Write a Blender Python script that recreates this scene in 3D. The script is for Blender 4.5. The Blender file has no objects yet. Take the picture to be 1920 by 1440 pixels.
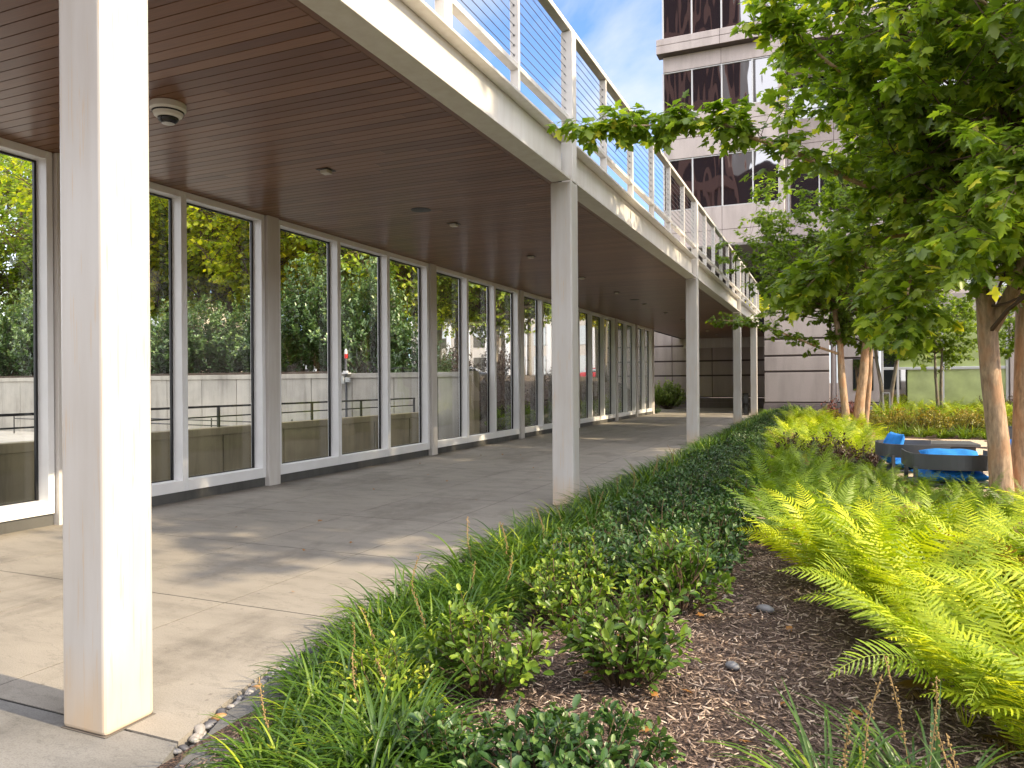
import bpy, math, random
import numpy as np
from mathutils import Vector, Matrix
R = math.radians
scene = bpy.context.scene
col = scene.collection
random.seed(7)
RNG = np.random.default_rng(11)

# ------------------------------------------------------------------ materials
def mat(name):
    m = bpy.data.materials.new(name); m.use_nodes = True
    nt = m.node_tree; b = nt.nodes['Principled BSDF']
    return m, nt, b
def N(nt, t, **kw):
    n = nt.nodes.new(t)
    for k, v in kw.items():
        if k in n.inputs: n.inputs[k].default_value = v
        else: setattr(n, k, v)
    return n
def L(nt, a, b): nt.links.new(a, b)
def ramp(nt, fac, stops):
    r = nt.nodes.new('ShaderNodeValToRGB')
    els = r.color_ramp.elements
    while len(els) > 1: els.remove(els[-1])
    for i, (p, c) in enumerate(stops):
        e = els[0] if i == 0 else els.new(p)
        e.position = p; e.color = (*c, 1)
    L(nt, fac, r.inputs[0]); return r.outputs[0]
def coords(nt, scale=(1, 1, 1), obj=True):
    tc = nt.nodes.new('ShaderNodeTexCoord'); mp = nt.nodes.new('ShaderNodeMapping')
    mp.inputs['Scale'].default_value = scale
    L(nt, tc.outputs['Object'], mp.inputs['Vector']); return mp.outputs[0]
def noise(nt, vec, scale, detail=4, rough=.55):
    n = N(nt, 'ShaderNodeTexNoise', Scale=scale, Detail=detail, Roughness=rough); L(nt, vec, n.inputs['Vector']); return n.outputs['Fac']
def bump(nt, b, h, strength=.3, dist=.01):
    bp = N(nt, 'ShaderNodeBump', Strength=strength, Distance=dist); L(nt, h, bp.inputs['Height']); L(nt, bp.outputs[0], b.inputs['Normal'])
def mixc(nt, f, a, b_, mode='MIX'):
    n = nt.nodes.new('ShaderNodeMix'); n.data_type = 'RGBA'; n.blend_type = mode
    for s, v in ((n.inputs[0], f), (n.inputs[6], a), (n.inputs[7], b_)):
        if isinstance(v, (int, float)): s.default_value = v
        elif isinstance(v, tuple): s.default_value = (*v, 1)
        else: L(nt, v, s)
    return n.outputs[2]
def math_(nt, op, a, b_=None, c=None):
    n = nt.nodes.new('ShaderNodeMath'); n.operation = op
    for s, v in zip(n.inputs, (a, b_, c)):
        if v is None: continue
        if isinstance(v, (int, float)): s.default_value = v
        else: L(nt, v, s)
    return n.outputs[0]

def plain(name, c, rough=.5, metal=0., var=.0, vscale=3., bumps=0., bscale=60.):
    m, nt, b = mat(name)
    b.inputs['Base Color'].default_value = (*c, 1); b.inputs['Roughness'].default_value = rough; b.inputs['Metallic'].default_value = metal
    if var:
        v = coords(nt); f = noise(nt, v, vscale, 6)
        lo = tuple(x*(1-var) for x in c); hi = tuple(min(1, x*(1+var)) for x in c)
        L(nt, ramp(nt, f, [(.3, lo), (.7, hi)]), b.inputs['Base Color'])
    if bumps:
        v = coords(nt); bump(nt, b, noise(nt, v, bscale, 3), bumps, .004)
    return m

def white_paint(name, streak=False, tone=1.0):
    m, nt, b = mat(name)
    b.inputs['Roughness'].default_value = .38
    base = (.60, .575, .54)
    v = coords(nt, (1, 1, .12)); f = noise(nt, v, 9, 5)
    T_ = lambda c_: tuple(x*tone for x in c_)
    c = ramp(nt, f, [(.3, T_((.54, .505, .46))), (.6, T_(base)), (.8, T_((.63, .61, .58)))])
    if streak:
        # rust weeping down the paint, thin lines with a height-wise life of their own, strongest near the foot
        v2 = coords(nt, (1, 1, .035)); f2 = noise(nt, v2, 55, 3, .5)
        line = ramp(nt, f2, [(.60, (0, 0, 0)), (.66, (1, 1, 1)), (.69, (0, 0, 0))])
        tc = nt.nodes.new('ShaderNodeTexCoord'); sp = nt.nodes.new('ShaderNodeSeparateXYZ'); L(nt, tc.outputs['Object'], sp.inputs[0])
        f3 = noise(nt, coords(nt, (3, 3, 1)), 3, 4)
        foot = math_(nt, 'SUBTRACT', 1.0, math_(nt, 'MULTIPLY', sp.outputs[2], 2.4))
        foot = math_(nt, 'MAXIMUM', foot, 0.0)
        ft = math_(nt, 'MULTIPLY', foot, math_(nt, 'MULTIPLY', f3, 1.3))
        c = mixc(nt, math_(nt, 'MULTIPLY', line, .5), c, (.55, .38, .20))
        c = mixc(nt, ft, c, (.60, .44, .27))
    L(nt, c, b.inputs['Base Color'])
    bump(nt, b, noise(nt, coords(nt, (1, 1, .3)), 30, 4), .06, .004)
    return m

def concrete(name, base, joints=True, dark=.75, rough=.82):
    m, nt, b = mat(name); b.inputs['Roughness'].default_value = rough
    v = coords(nt)
    big = noise(nt, v, .55, 5, .6); mid = noise(nt, coords(nt, (1, 3.2, 1)), 1.3, 6, .65); fine = noise(nt, v, 140, 2, .6)
    lo = tuple(x*dark for x in base); hi = tuple(x*1.14 for x in base)
    c = ramp(nt, big, [(.32, lo), (.68, hi)])
    c2 = ramp(nt, mid, [(.3, tuple(x*.62 for x in base)), (.48, base), (.72, tuple(x*1.2 for x in base))])
    c = mixc(nt, .6, c, c2)
    sp = ramp(nt, fine, [(.34, (.62, .6, .58)), (.5, (1, 1, 1)), (.66, (1.12, 1.12, 1.1))])
    c = mixc(nt, .55, c, sp, 'MULTIPLY')
    # dark wandering hairlines and scuffs
    w = noise(nt, coords(nt, (.35, 1, 1)), 2.1, 7, .62)
    hair = ramp(nt, w, [(.492, (0, 0, 0)), (.5, (1, 1, 1)), (.508, (0, 0, 0))])
    c = mixc(nt, math_(nt, 'MULTIPLY', hair, .3), c, tuple(x*.35 for x in base))
    st = ramp(nt, noise(nt, coords(nt, (1, .45, 1)), .9, 8, .7), [(.52, (1, 1, 1)), (.60, (.72, .71, .70)), (.66, (.95, .95, .95))])
    c = mixc(nt, .8, c, st, 'MULTIPLY')
    vo = N(nt, 'ShaderNodeTexVoronoi', Scale=5.); L(nt, v, vo.inputs['Vector'])
    spot = ramp(nt, vo.outputs['Distance'], [(.045, (.45, .43, .42)), (.075, (1, 1, 1))])
    c = mixc(nt, .55, c, spot, 'MULTIPLY')
    L(nt, c, b.inputs['Base Color'])
    bump(nt, b, noise(nt, v, 90, 4), .35, .004)
    return m

def stone(name, base, sc=220):
    m, nt, b = mat(name); b.inputs['Roughness'].default_value = .75
    v = coords(nt)
    sp = ramp(nt, noise(nt, v, sc, 3), [(.35, tuple(x*.72 for x in base)), (.55, base), (.72, tuple(min(1, x*1.22) for x in base))])
    st = ramp(nt, noise(nt, coords(nt, (1, 1, .15)), 1.6, 6), [(.3, (.78, .77, .76)), (.55, (1, 1, 1))])
    c = mixc(nt, 1.0, sp, st, 'MULTIPLY'); L(nt, c, b.inputs['Base Color'])
    bump(nt, b, noise(nt, v, 90, 3), .2, .004)
    return m

def streaked_concrete(name, base):
    m, nt, b = mat(name); b.inputs['Roughness'].default_value = .85
    c = ramp(nt, noise(nt, coords(nt, (1, 1, .1)), 3.2, 7, .65), [(.3, tuple(x*.45 for x in base)), (.5, base), (.72, tuple(min(1, x*1.25) for x in base))])
    c = mixc(nt, .5, c, ramp(nt, noise(nt, coords(nt), 1.1, 6), [(.35, tuple(x*.55 for x in base)), (.65, tuple(min(1, x*1.15) for x in base))]))
    L(nt, c, b.inputs['Base Color']); bump(nt, b, noise(nt, coords(nt), 50, 4), .3, .005)
    return m

def foliage(name, stops, rough=.45, trans=.35, tcol=None, spec=.5):
    """leaf material: tone follows each leaf's own random number; thin leaves let light through"""
    m, nt, b = mat(name)
    at = N(nt, 'ShaderNodeAttribute', attribute_name='rnd')
    oi = nt.nodes.new('ShaderNodeObjectInfo')
    c = ramp(nt, math_(nt, 'ADD', at.outputs['Fac'], math_(nt, 'MULTIPLY', math_(nt, 'SUBTRACT', oi.outputs['Random'], .5), math_(nt, 'MULTIPLY', .34, math_(nt, 'GREATER_THAN', at.outputs['Fac'], .02)))), stops)
    f = noise(nt, coords(nt), 1.3, 3)
    c = mixc(nt, .6, c, ramp(nt, f, [(.35, (.78, .8, .75)), (.65, (1.18, 1.15, 1.05))]), 'MULTIPLY')
    L(nt, c, b.inputs['Base Color']); b.inputs['Roughness'].default_value = rough
    b.inputs['Specular IOR Level'].default_value = spec
    tr = nt.nodes.new('ShaderNodeBsdfTranslucent')
    tc = mixc(nt, 1.0, c, tcol or (1.5, 1.6, .6), 'MULTIPLY'); L(nt, tc, tr.inputs['Color'])
    ms = nt.nodes.new('ShaderNodeMixShader'); ms.inputs[0].default_value = trans
    L(nt, b.outputs[0], ms.inputs[1]); L(nt, tr.outputs[0], ms.inputs[2])
    L(nt, ms.outputs[0], nt.nodes['Material Output'].inputs['Surface'])
    return m

def bark(name, base):
    m, nt, b = mat(name); b.inputs['Roughness'].default_value = .8
    v = coords(nt, (1, 1, .22)); f = noise(nt, v, 22, 7, .65)
    c = ramp(nt, f, [(.3, tuple(x*.45 for x in base)), (.5, base), (.68, tuple(min(1, x*1.45) for x in base))])
    g = noise(nt, coords(nt, (1, 1, .5)), 5, 5)
    c = mixc(nt, math_(nt, 'MULTIPLY', ramp(nt, g, [(.5, (0, 0, 0)), (.6, (1, 1, 1))]), .55), c, (base[0]*1.05, base[1]*.78, base[2]*.6))
    L(nt, c, b.inputs['Base Color']); bump(nt, b, f, .7, .02)
    return m

def pane_mat(name, tint, refl=1.0):
    """thin clear glass: straight-through light plus Fresnel reflection"""
    m, nt, b = mat(name); nt.nodes.remove(b)
    t = N(nt, 'ShaderNodeBsdfTransparent'); t.inputs[0].default_value = (*tint, 1)
    g = N(nt, 'ShaderNodeBsdfGlossy', Roughness=.0); g.inputs[0].default_value = (refl, refl, refl, 1)
    bp = N(nt, 'ShaderNodeBump', Strength=.06, Distance=.2); L(nt, noise(nt, coords(nt), .8, 1), bp.inputs['Height']); L(nt, bp.outputs[0], g.inputs['Normal'])
    geo = nt.nodes.new('ShaderNodeNewGeometry')
    fr = nt.nodes.new('ShaderNodeFresnel')
    L(nt, math_(nt, 'SUBTRACT', 1.36, math_(nt, 'MULTIPLY', geo.outputs['Backfacing'], 1.36-1/1.36)), fr.inputs['IOR'])
    ms = nt.nodes.new('ShaderNodeMixShader'); L(nt, fr.outputs[0], ms.inputs[0]); L(nt, t.outputs[0], ms.inputs[1]); L(nt, g.outputs[0], ms.inputs[2])
    L(nt, ms.outputs[0], nt.nodes['Material Output'].inputs['Surface'])
    return m

def mirror_glass(name, base, rough=.02, wav=.35, spec=1.0, metal=.0, scale=.35):
    m, nt, b = mat(name)
    b.inputs['Base Color'].default_value = (*base, 1); b.inputs['Roughness'].default_value = rough
    b.inputs['Metallic'].default_value = metal; b.inputs['IOR'].default_value = 2.2; b.inputs['Specular IOR Level'].default_value = spec
    f = noise(nt, coords(nt, (1, 1, .22)), scale, 1, .3)
    bump(nt, b, f, wav, .35)
    return m

WHITE = white_paint('white_painted_steel', tone=1.12); WHITE_C = white_paint('white_painted_column', True, .9)
FRAME = plain('white_window_frame', (.86, .86, .85), .4, var=.04)
GASKET = plain('black_gasket', (.008, .008, .009), .5)
CURB = streaked_concrete('dark_curb_concrete', (.10, .098, .09))
WALK = concrete('walkway_concrete', (.29, .264, .226))
DARKPAVE = concrete('dark_aggregate_paving', (.19, .185, .175), dark=.8)
SLATE = concrete('slate_kerb_stone', (.13, .13, .13), dark=.7)
JOINT = plain('joint_filler', (.035, .033, .03), .9)
RETWALL = streaked_concrete('retaining_wall_concrete', (.43, .405, .35))
LOWWALL = streaked_concrete('low_wall_concrete', (.34, .28, .17))
COURT = concrete('court_concrete', (.30, .29, .27))
ROAD = plain('street_concrete', (.42, .41, .39), .9, var=.12)
LAWN = plain('lawn_ground', (.10, .12, .04), .95, var=.4, vscale=6)
SOIL = plain('garden_soil', (.07, .05, .035), .95, var=.4, vscale=8, bumps=.6)
MULCH = None
STONE_L = stone('pale_granite_panel', (.50, .435, .41)); STONE_M = stone('granite_panel', (.50, .43, .41)); STONE_D = stone('dark_granite_base', (.21, .18, .18))
STONE_G = plain('granite_groove', (.09, .07, .068), .8)
BLACKM = plain('black_metal', (.012, .012, .013), .4); GREYM = plain('grey_metal_frame', (.085, .088, .095), .42, var=.1)
SILVER = plain('silver_mullion', (.55, .55, .55), .4)
PANE = pane_mat('clear_glass', (.985, .995, .99))
OFFGLASS = mirror_glass('dark_mirror_glass', (.022, .012, .012), wav=.07, scale=1.1)
GREEN = plain('green_frosted_glass', (.40, .47, .18), .16, var=.22, vscale=1.4)
DARKGL = mirror_glass('dark_shop_glass', (.01, .015, .01), wav=.1)
BLUE = plain('blue_cushion_fabric', (.018, .24, .72), .85, var=.12, vscale=9, bumps=.4, bscale=500)
STEELC = plain('steel_cable', (.30, .31, .33), .3, .9)

def wood_mat():
    m, nt, b = mat('brown_stained_boards'); b.inputs['Roughness'].default_value = .27
    b.inputs['Specular IOR Level'].default_value = .62
    at = N(nt, 'ShaderNodeAttribute', attribute_name='rnd')
    c = ramp(nt, at.outputs['Fac'], [(0, (.13, .055, .026)), (.5, (.18, .082, .040)), (1, (.24, .118, .062))])
    g = noise(nt, coords(nt, (.8, 26, 1)), 3.0, 7, .6)
    c = mixc(nt, .7, c, ramp(nt, g, [(.3, (.72, .7, .68)), (.7, (1.25, 1.22, 1.2))]), 'MULTIPLY')
    L(nt, c, b.inputs['Base Color'])
    b.inputs['Roughness'].default_value = .3
    bump(nt, b, g, .05, .002)
    return m
WOOD = wood_mat()
def mulch_mat(name, chips):
    m, nt, b = mat(name); b.inputs['Roughness'].default_value = .9
    if chips:
        at = N(nt, 'ShaderNodeAttribute', attribute_name='rnd')
        c = ramp(nt, at.outputs['Fac'], [(0, (.08, .05, .038)), (.4, (.22, .155, .118)), (.75, (.36, .27, .21)), (1, (.56, .46, .38))])
        c = mixc(nt, .5, c, ramp(nt, noise(nt, coords(nt), 120, 3), [(.3, (.6,)*3), (.7, (1.25,)*3)]), 'MULTIPLY')
    else:
        v = N(nt, 'ShaderNodeTexVoronoi', Scale=55.); L(nt, coords(nt, (1, 2.2, 1)), v.inputs['Vector'])
        c = ramp(nt, v.outputs['Color'], [(0, (.035, .021, .016)), (.5, (.09, .056, .042)), (1, (.18, .12, .09))])
        bump(nt, b, v.outputs['Distance'], 1., .02)
    L(nt, c, b.inputs['Base Color']); return m
MULCH = mulch_mat('dark_wood_mulch', False); CHIPS = mulch_mat('wood_chips', True)
GRAVEL = plain('tan_gravel', (.55, .42, .30), .9, var=.35, vscale=90, bumps=1., bscale=80)

MAPLE = foliage('maple_leaf', [(0, (.085, .145, .022)), (.5, (.17, .255, .028)), (.86, (.32, .41, .04)), (.95, (.50, .54, .045)), (1, (.66, .62, .07))], .36, .5)
SMALLMAPLE = foliage('maple_leaf_distant', [(0, (.11, .17, .026)), (.6, (.21, .30, .036)), (1, (.44, .50, .05))], .42, .5)
BGLEAF = foliage('yellow_green_tree_leaf', [(0, (.18, .25, .018)), (.4, (.40, .44, .022)), (.7, (.66, .60, .025)), (1, (.86, .74, .03))], .5, .55)
BGLEAF2 = foliage('mid_green_tree_leaf', [(0, (.12, .19, .022)), (.6, (.25, .34, .034)), (1, (.55, .56, .035))], .5, .45)
HEDGELEAF = foliage('dark_evergreen_leaf', [(0, (.045, .085, .03)), (.6, (.09, .165, .055)), (.9, (.17, .26, .09)), (1, (.28, .36, .12))], .28, .15, spec=.7)
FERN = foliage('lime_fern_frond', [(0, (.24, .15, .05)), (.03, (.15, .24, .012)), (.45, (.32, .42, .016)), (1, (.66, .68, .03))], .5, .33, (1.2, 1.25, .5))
FERN_SHADE = foliage('shaded_fern_frond', [(0, (.20, .13, .05)), (.03, (.09, .17, .014)), (.5, (.19, .29, .020)), (1, (.26, .36, .03))], .5, .33, (1.2, 1.25, .5))  # darker copy of the fern colour, with the maple's shade painted in
LIR = foliage('grass_blade', [(0, (.035, .085, .012)), (.55, (.075, .15, .016)), (.85, (.17, .26, .02)), (1, (.36, .42, .03))], .38, .3)
LIR_Y = foliage('yellow_grass_blade', [(0, (.08, .14, .015)), (.6, (.17, .24, .02)), (1, (.36, .38, .03))], .4, .35)
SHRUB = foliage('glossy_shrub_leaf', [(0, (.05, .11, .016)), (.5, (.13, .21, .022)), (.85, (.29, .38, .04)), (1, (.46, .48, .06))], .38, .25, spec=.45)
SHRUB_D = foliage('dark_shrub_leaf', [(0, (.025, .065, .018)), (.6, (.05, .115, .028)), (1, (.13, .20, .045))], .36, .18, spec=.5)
PLUM = foliage('plum_shrub_leaf', [(0, (.035, .018, .015)), (.6, (.085, .045, .028)), (1, (.14, .13, .04))], .4, .25, (1.2, .9, .7))
GOLD = foliage('golden_shrub_leaf', [(0, (.10, .14, .02)), (.5, (.30, .29, .03)), (1, (.55, .36, .06))], .45, .35, (1.2, 1.1, .5))
PINKF = foliage('pink_flower_shrub_leaf', [(0, (.08, .11, .02)), (.4, (.30, .08, .06)), (1, (.62, .28, .24))], .5, .3, (1.2, .9, .7))
BARK = bark('peeling_tan_bark', (.42, .29, .19)); BARK_G = bark('grey_bark', (.20, .175, .14)); TWIG = plain('brown_twig', (.09, .055, .03), .8)
STALK = plain('seed_stalk', (.30, .20, .08), .8)

# ------------------------------------------------------------------ object helpers
def tag(o, label=None, cat=None, group=None, kind=None):
    for k, v in (('label', label), ('category', cat), ('group', group), ('kind', kind)):
        if v: o[k] = v
    return o
def link(name, me, parent=None, loc=None):
    o = bpy.data.objects.new(name, me); col.objects.link(o)
    if parent: o.parent = parent
    if loc is not None: o.location = loc
    return o
def empty(name, label, cat, loc=(0, 0, 0), rz=0, group=None):
    o = bpy.data.objects.new(name, None); col.objects.link(o); o.location = loc; o.rotation_euler.z = rz
    o.empty_display_size = .1
    return tag(o, label, cat, group)
def kids(o): return [c for c in col.objects if c.parent == o]
def copy_tree(o, parent=None):
    c = o.copy(); col.objects.link(c)
    if parent: c.parent = parent
    for ch in kids(o): copy_tree(ch, c)
    return c

class MB:
    """collects simple solids; build() links them as one mesh object"""
    def __init__(s): s.v = []; s.f = []; s.r = []
    def add(s, vs, fs, r=0.5):
        n = len(s.v); s.v += [tuple(p) for p in vs]; s.f += [tuple(i+n for i in f) for f in fs]; s.r += [r]*len(vs); return s
    def box(s, x0, y0, z0, x1, y1, z1, r=.5):
        return s.add([(x0, y0, z0), (x1, y0, z0), (x1, y1, z0), (x0, y1, z0), (x0, y0, z1), (x1, y0, z1), (x1, y1, z1), (x0, y1, z1)],
                     [(0, 3, 2, 1), (4, 5, 6, 7), (0, 1, 5, 4), (1, 2, 6, 5), (2, 3, 7, 6), (3, 0, 4, 7)], r)
    def prism(s, pts, z0, z1):
        n = len(pts)
        return s.add([(x, y, z0) for x, y in pts]+[(x, y, z1) for x, y in pts],
                     [tuple(range(n))[::-1], tuple(range(n, 2*n))]+[(i, (i+1) % n, n+(i+1) % n, n+i) for i in range(n)])
    def tube(s, pts, rad, k=6, caps=True):
        pts = [Vector(p) for p in pts]; rad = rad if hasattr(rad, '__len__') else [rad]*len(pts)
        vs = []; prev = None
        for i, p in enumerate(pts):
            d = (pts[min(i+1, len(pts)-1)]-pts[max(i-1, 0)])
            d = d.normalized() if d.length > 1e-9 else Vector((0, 0, 1))
            if prev is None:
                a = d.orthogonal().normalized()
            else:
                a = (prev-d*prev.dot(d)); a = a.normalized() if a.length > 1e-6 else d.orthogonal().normalized()
            prev = a; b = d.cross(a)
            for j in range(k):
                t = 2*math.pi*j/k; vs.append(p+(a*math.cos(t)+b*math.sin(t))*rad[i])
        fs = []
        for i in range(len(pts)-1):
            for j in range(k):
                q = (j+1) % k; fs.append((i*k+j, i*k+q, (i+1)*k+q, (i+1)*k+j))
        if caps: fs += [tuple(range(k))[::-1], tuple((len(pts)-1)*k+j for j in range(k))]
        return s.add(vs, fs)
    def lathe(s, prof, c=(0, 0, 0), k=24):
        vs = []
        for r, z in prof:
            for j in range(k):
                t = 2*math.pi*j/k; vs.append((c[0]+r*math.cos(t), c[1]+r*math.sin(t), c[2]+z))
        fs = []
        for i in range(len(prof)-1):
            for j in range(k):
                q = (j+1) % k; fs.append((i*k+j, i*k+q, (i+1)*k+q, (i+1)*k+j))
        fs += [tuple(range(k))[::-1], tuple((len(prof)-1)*k+j for j in range(k))]
        return s.add(vs, fs)
    def mesh(s, name, m, smooth=False):
        me = bpy.data.meshes.new(name); me.from_pydata(s.v, [], s.f); me.update()
        at = me.attributes.new('rnd', 'FLOAT', 'POINT'); at.data.foreach_set('value', s.r)
        me.materials.append(m)
        import bmesh
        bm = bmesh.new(); bm.from_mesh(me); bmesh.ops.recalc_face_normals(bm, faces=bm.faces); bm.to_mesh(me); bm.free()
        if smooth: me.polygons.foreach_set('use_smooth', [True]*len(me.polygons))
        return me
    def build(s, name, m, parent=None, bevel=0, seg=2, smooth=False, loc=None):
        o = link(name, s.mesh(name, m, smooth), parent, loc)
        if bevel:
            b = o.modifiers.new('bevel', 'BEVEL'); b.width = bevel; b.segments = seg; b.limit_method = 'ANGLE'; b.harden_normals = False
        return o

# numpy leaf scattering -------------------------------------------------------
def tmpl(half, mid, fold, droop):
    """half outline (x>0) of a leaf, length along y; two folded halves"""
    pts = [(0, y) for y in mid] + list(half) + [(-x, y) for x, y in half]
    v = np.array([(x, y, -fold*abs(x)-droop*y*y) for x, y in pts], float)
    m, h = len(mid), len(half)
    right = [0]+list(range(m, m+h))+[i for i in range(m-1, 0, -1)]
    left = [0]+[i for i in range(1, m)]+list(range(m+h, m+2*h))[::-1]
    return v, [right, left]
T_MAPLE = tmpl([(.30, .06), (.24, .24), (.60, .50), (.22, .52), (.26, .66)], [0, .5, 1.0], .30, .22)
T_OVAL = tmpl([(.17, .2), (.27, .55), (.20, .85)], [0, .5, 1.0], -.35, .18)
T_HEDGE = tmpl([(.20, .25), (.22, .65)], [0, 1.0], -.2, .15)
T_BG = tmpl([(.32, .45)], [0, 1.0], .3, .1)
def frames(d, up):
    d = d/np.linalg.norm(d, axis=1, keepdims=True)
    x = np.cross(d, up); x /= np.linalg.norm(x, axis=1, keepdims=True)+1e-9
    n = np.cross(x, d); return x, d, n
def scatter(T, pos, d, up, size, rnd, wid=1.0):
    v, fs = T
    x, d, n = frames(d, up)
    P = pos[:, None, :] + size[:, None, None]*(v[None, :, 0:1]*wid*x[:, None, :] + v[None, :, 1:2]*d[:, None, :] + v[None, :, 2:3]*n[:, None, :])
    nv = v.shape[0]; k = len(pos)
    lens = np.tile([len(f) for f in fs], k)
    flat = np.concatenate([np.array(f) for f in fs]); loops = (flat[None, :]+np.arange(k)[:, None]*nv).ravel()
    return P.reshape(-1, 3), loops, lens, np.repeat(rnd, nv)
class FB:
    """foliage builder from numpy chunks"""
    def __init__(s): s.c = []
    def add(s, *a): s.c.append(a); return s
    def mesh(s, name, m, smooth=False):
        off = 0; V = []; LP = []; LN = []; RR = []
        for v, lp, ln, r in s.c:
            V.append(v); LP.append(lp+off); LN.append(ln); RR.append(r); off += len(v)
        V = np.concatenate(V); LP = np.concatenate(LP); LN = np.concatenate(LN); RR = np.concatenate(RR)
        me = bpy.data.meshes.new(name)
        me.vertices.add(len(V)); me.vertices.foreach_set('co', V.ravel().astype(np.float32))
        me.loops.add(len(LP)); me.loops.foreach_set('vertex_index', LP.astype(np.int32))
        me.polygons.add(len(LN)); st = np.concatenate([[0], np.cumsum(LN)[:-1]])
        me.polygons.foreach_set('loop_start', st.astype(np.int32)); me.polygons.foreach_set('loop_total', LN.astype(np.int32))
        if smooth: me.polygons.foreach_set('use_smooth', np.ones(len(LN), bool))
        at = me.attributes.new('rnd', 'FLOAT', 'POINT'); at.data.foreach_set('value', RR.astype(np.float32))
        me.update(calc_edges=True); me.validate(); me.materials.append(m); return me
def unit(v): return v/(np.linalg.norm(v, axis=-1, keepdims=True)+1e-9)

def strip_chunks(paths, widths, ups, rnd):
    """ribbon blades. paths (k,n,3), widths (k,n), ups (k,3)"""
    k, n, _ = paths.shape
    d = np.gradient(paths, axis=1); x = unit(np.cross(d, ups[:, None, :]))
    a = paths-x*widths[..., None]/2; b = paths+x*widths[..., None]/2
    up = unit(np.cross(x, d)); mid = paths - up*widths[..., None]*.18
    P = np.stack([a, mid, b], axis=2).reshape(k, n*3, 3)
    fs = []
    for i in range(n-1):
        for j in range(2): fs.append([i*3+j, i*3+j+1, (i+1)*3+j+1, (i+1)*3+j])
    flat = np.array(fs).ravel(); loops = (flat[None]+np.arange(k)[:, None]*n*3).ravel()
    return P.reshape(-1, 3), loops, np.full(k*len(fs), 4), np.repeat(rnd, n*3)

# ------------------------------------------------------------------ camera, light, sky
cam = bpy.data.cameras.new('camera'); co = bpy.data.objects.new('camera', cam); col.objects.link(co)
cam.sensor_width = 36; cam.lens = 26.1; cam.clip_end = 3000; cam.clip_start = .05
co.location = (0, 0, 1.6)
co.rotation_euler = (Matrix.Rotation(R(23.11), 3, 'Z') @ Matrix.Rotation(R(90-.05), 3, 'X') @ Matrix.Rotation(R(-.385), 3, 'Z')).to_euler()
scene.camera = co
SUN_EL, SUN_AZ = R(35), R(92)          # azimuth clockwise from +Y: sun stands to the right of the walkway
sun = bpy.data.lights.new('sun', 'SUN'); sun.energy = 2.0; sun.angle = R(.55); sun.color = (1.0, .82, .56)
so = bpy.data.objects.new('sun', sun); col.objects.link(so)
sdir = Vector((math.sin(SUN_AZ)*math.cos(SUN_EL), math.cos(SUN_AZ)*math.cos(SUN_EL), math.sin(SUN_EL)))
so.rotation_euler = sdir.to_track_quat('Z', 'Y').to_euler(); so.location = (30, 5, 30)
w = bpy.data.worlds.new('World'); scene.world = w; w.use_nodes = True
nt = w.node_tree; bg = nt.nodes['Background']
sky = nt.nodes.new('ShaderNodeTexSky'); sky.sky_type = 'NISHITA'; sky.sun_disc = False
sky.sun_elevation = SUN_EL; sky.sun_rotation = SUN_AZ; sky.air_density = 1.0; sky.dust_density = 1.0; sky.ozone_density = 1.5
tc = nt.nodes.new('ShaderNodeTexCoord'); sp = nt.nodes.new('ShaderNodeSeparateXYZ'); L(nt, tc.outputs['Generated'], sp.inputs[0])
zz = math_(nt, 'ADD', math_(nt, 'MAXIMUM', sp.outputs[2], 0.0), .28)
cb = nt.nodes.new('ShaderNodeCombineXYZ')
L(nt, math_(nt, 'DIVIDE', sp.outputs[0], zz), cb.inputs[0]); L(nt, math_(nt, 'DIVIDE', sp.outputs[1], zz), cb.inputs[1]); cb.inputs[2].default_value = 1.3
cn = N(nt, 'ShaderNodeTexNoise', Scale=1.35, Detail=9., Roughness=.56); cn.inputs['Distortion'].default_value = .5; L(nt, cb.outputs[0], cn.inputs['Vector'])
mask = ramp(nt, cn.outputs['Fac'], [(.44, (0, 0, 0)), (.66, (1, 1, 1))])
# visible cone of sky darkened bluer; bright cloud added elsewhere for fill light
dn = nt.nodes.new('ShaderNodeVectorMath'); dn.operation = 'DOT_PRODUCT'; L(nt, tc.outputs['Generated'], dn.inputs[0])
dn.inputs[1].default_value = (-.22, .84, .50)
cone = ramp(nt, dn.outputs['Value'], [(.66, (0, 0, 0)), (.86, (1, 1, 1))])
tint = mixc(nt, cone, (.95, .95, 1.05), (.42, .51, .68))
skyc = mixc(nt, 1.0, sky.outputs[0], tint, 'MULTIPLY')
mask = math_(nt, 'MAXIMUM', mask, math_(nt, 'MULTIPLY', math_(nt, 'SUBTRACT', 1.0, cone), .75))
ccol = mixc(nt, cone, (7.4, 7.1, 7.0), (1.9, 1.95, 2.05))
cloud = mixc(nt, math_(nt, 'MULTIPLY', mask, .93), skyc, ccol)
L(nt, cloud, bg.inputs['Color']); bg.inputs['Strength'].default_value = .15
scene.view_settings.view_transform = 'Standard'; scene.view_settings.look = 'None'
scene.view_settings.exposure = 1.9; scene.view_settings.gamma = 1
scene.cycles.use_denoising = True
scene.cycles.max_bounces = 8; scene.cycles.diffuse_bounces = 4; scene.cycles.glossy_bounces = 4
scene.cycles.transmission_bounces = 4; scene.cycles.transparent_max_bounces = 12
scene.cycles.sample_clamp_indirect = 6; scene.cycles.caustics_reflective = False

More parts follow.
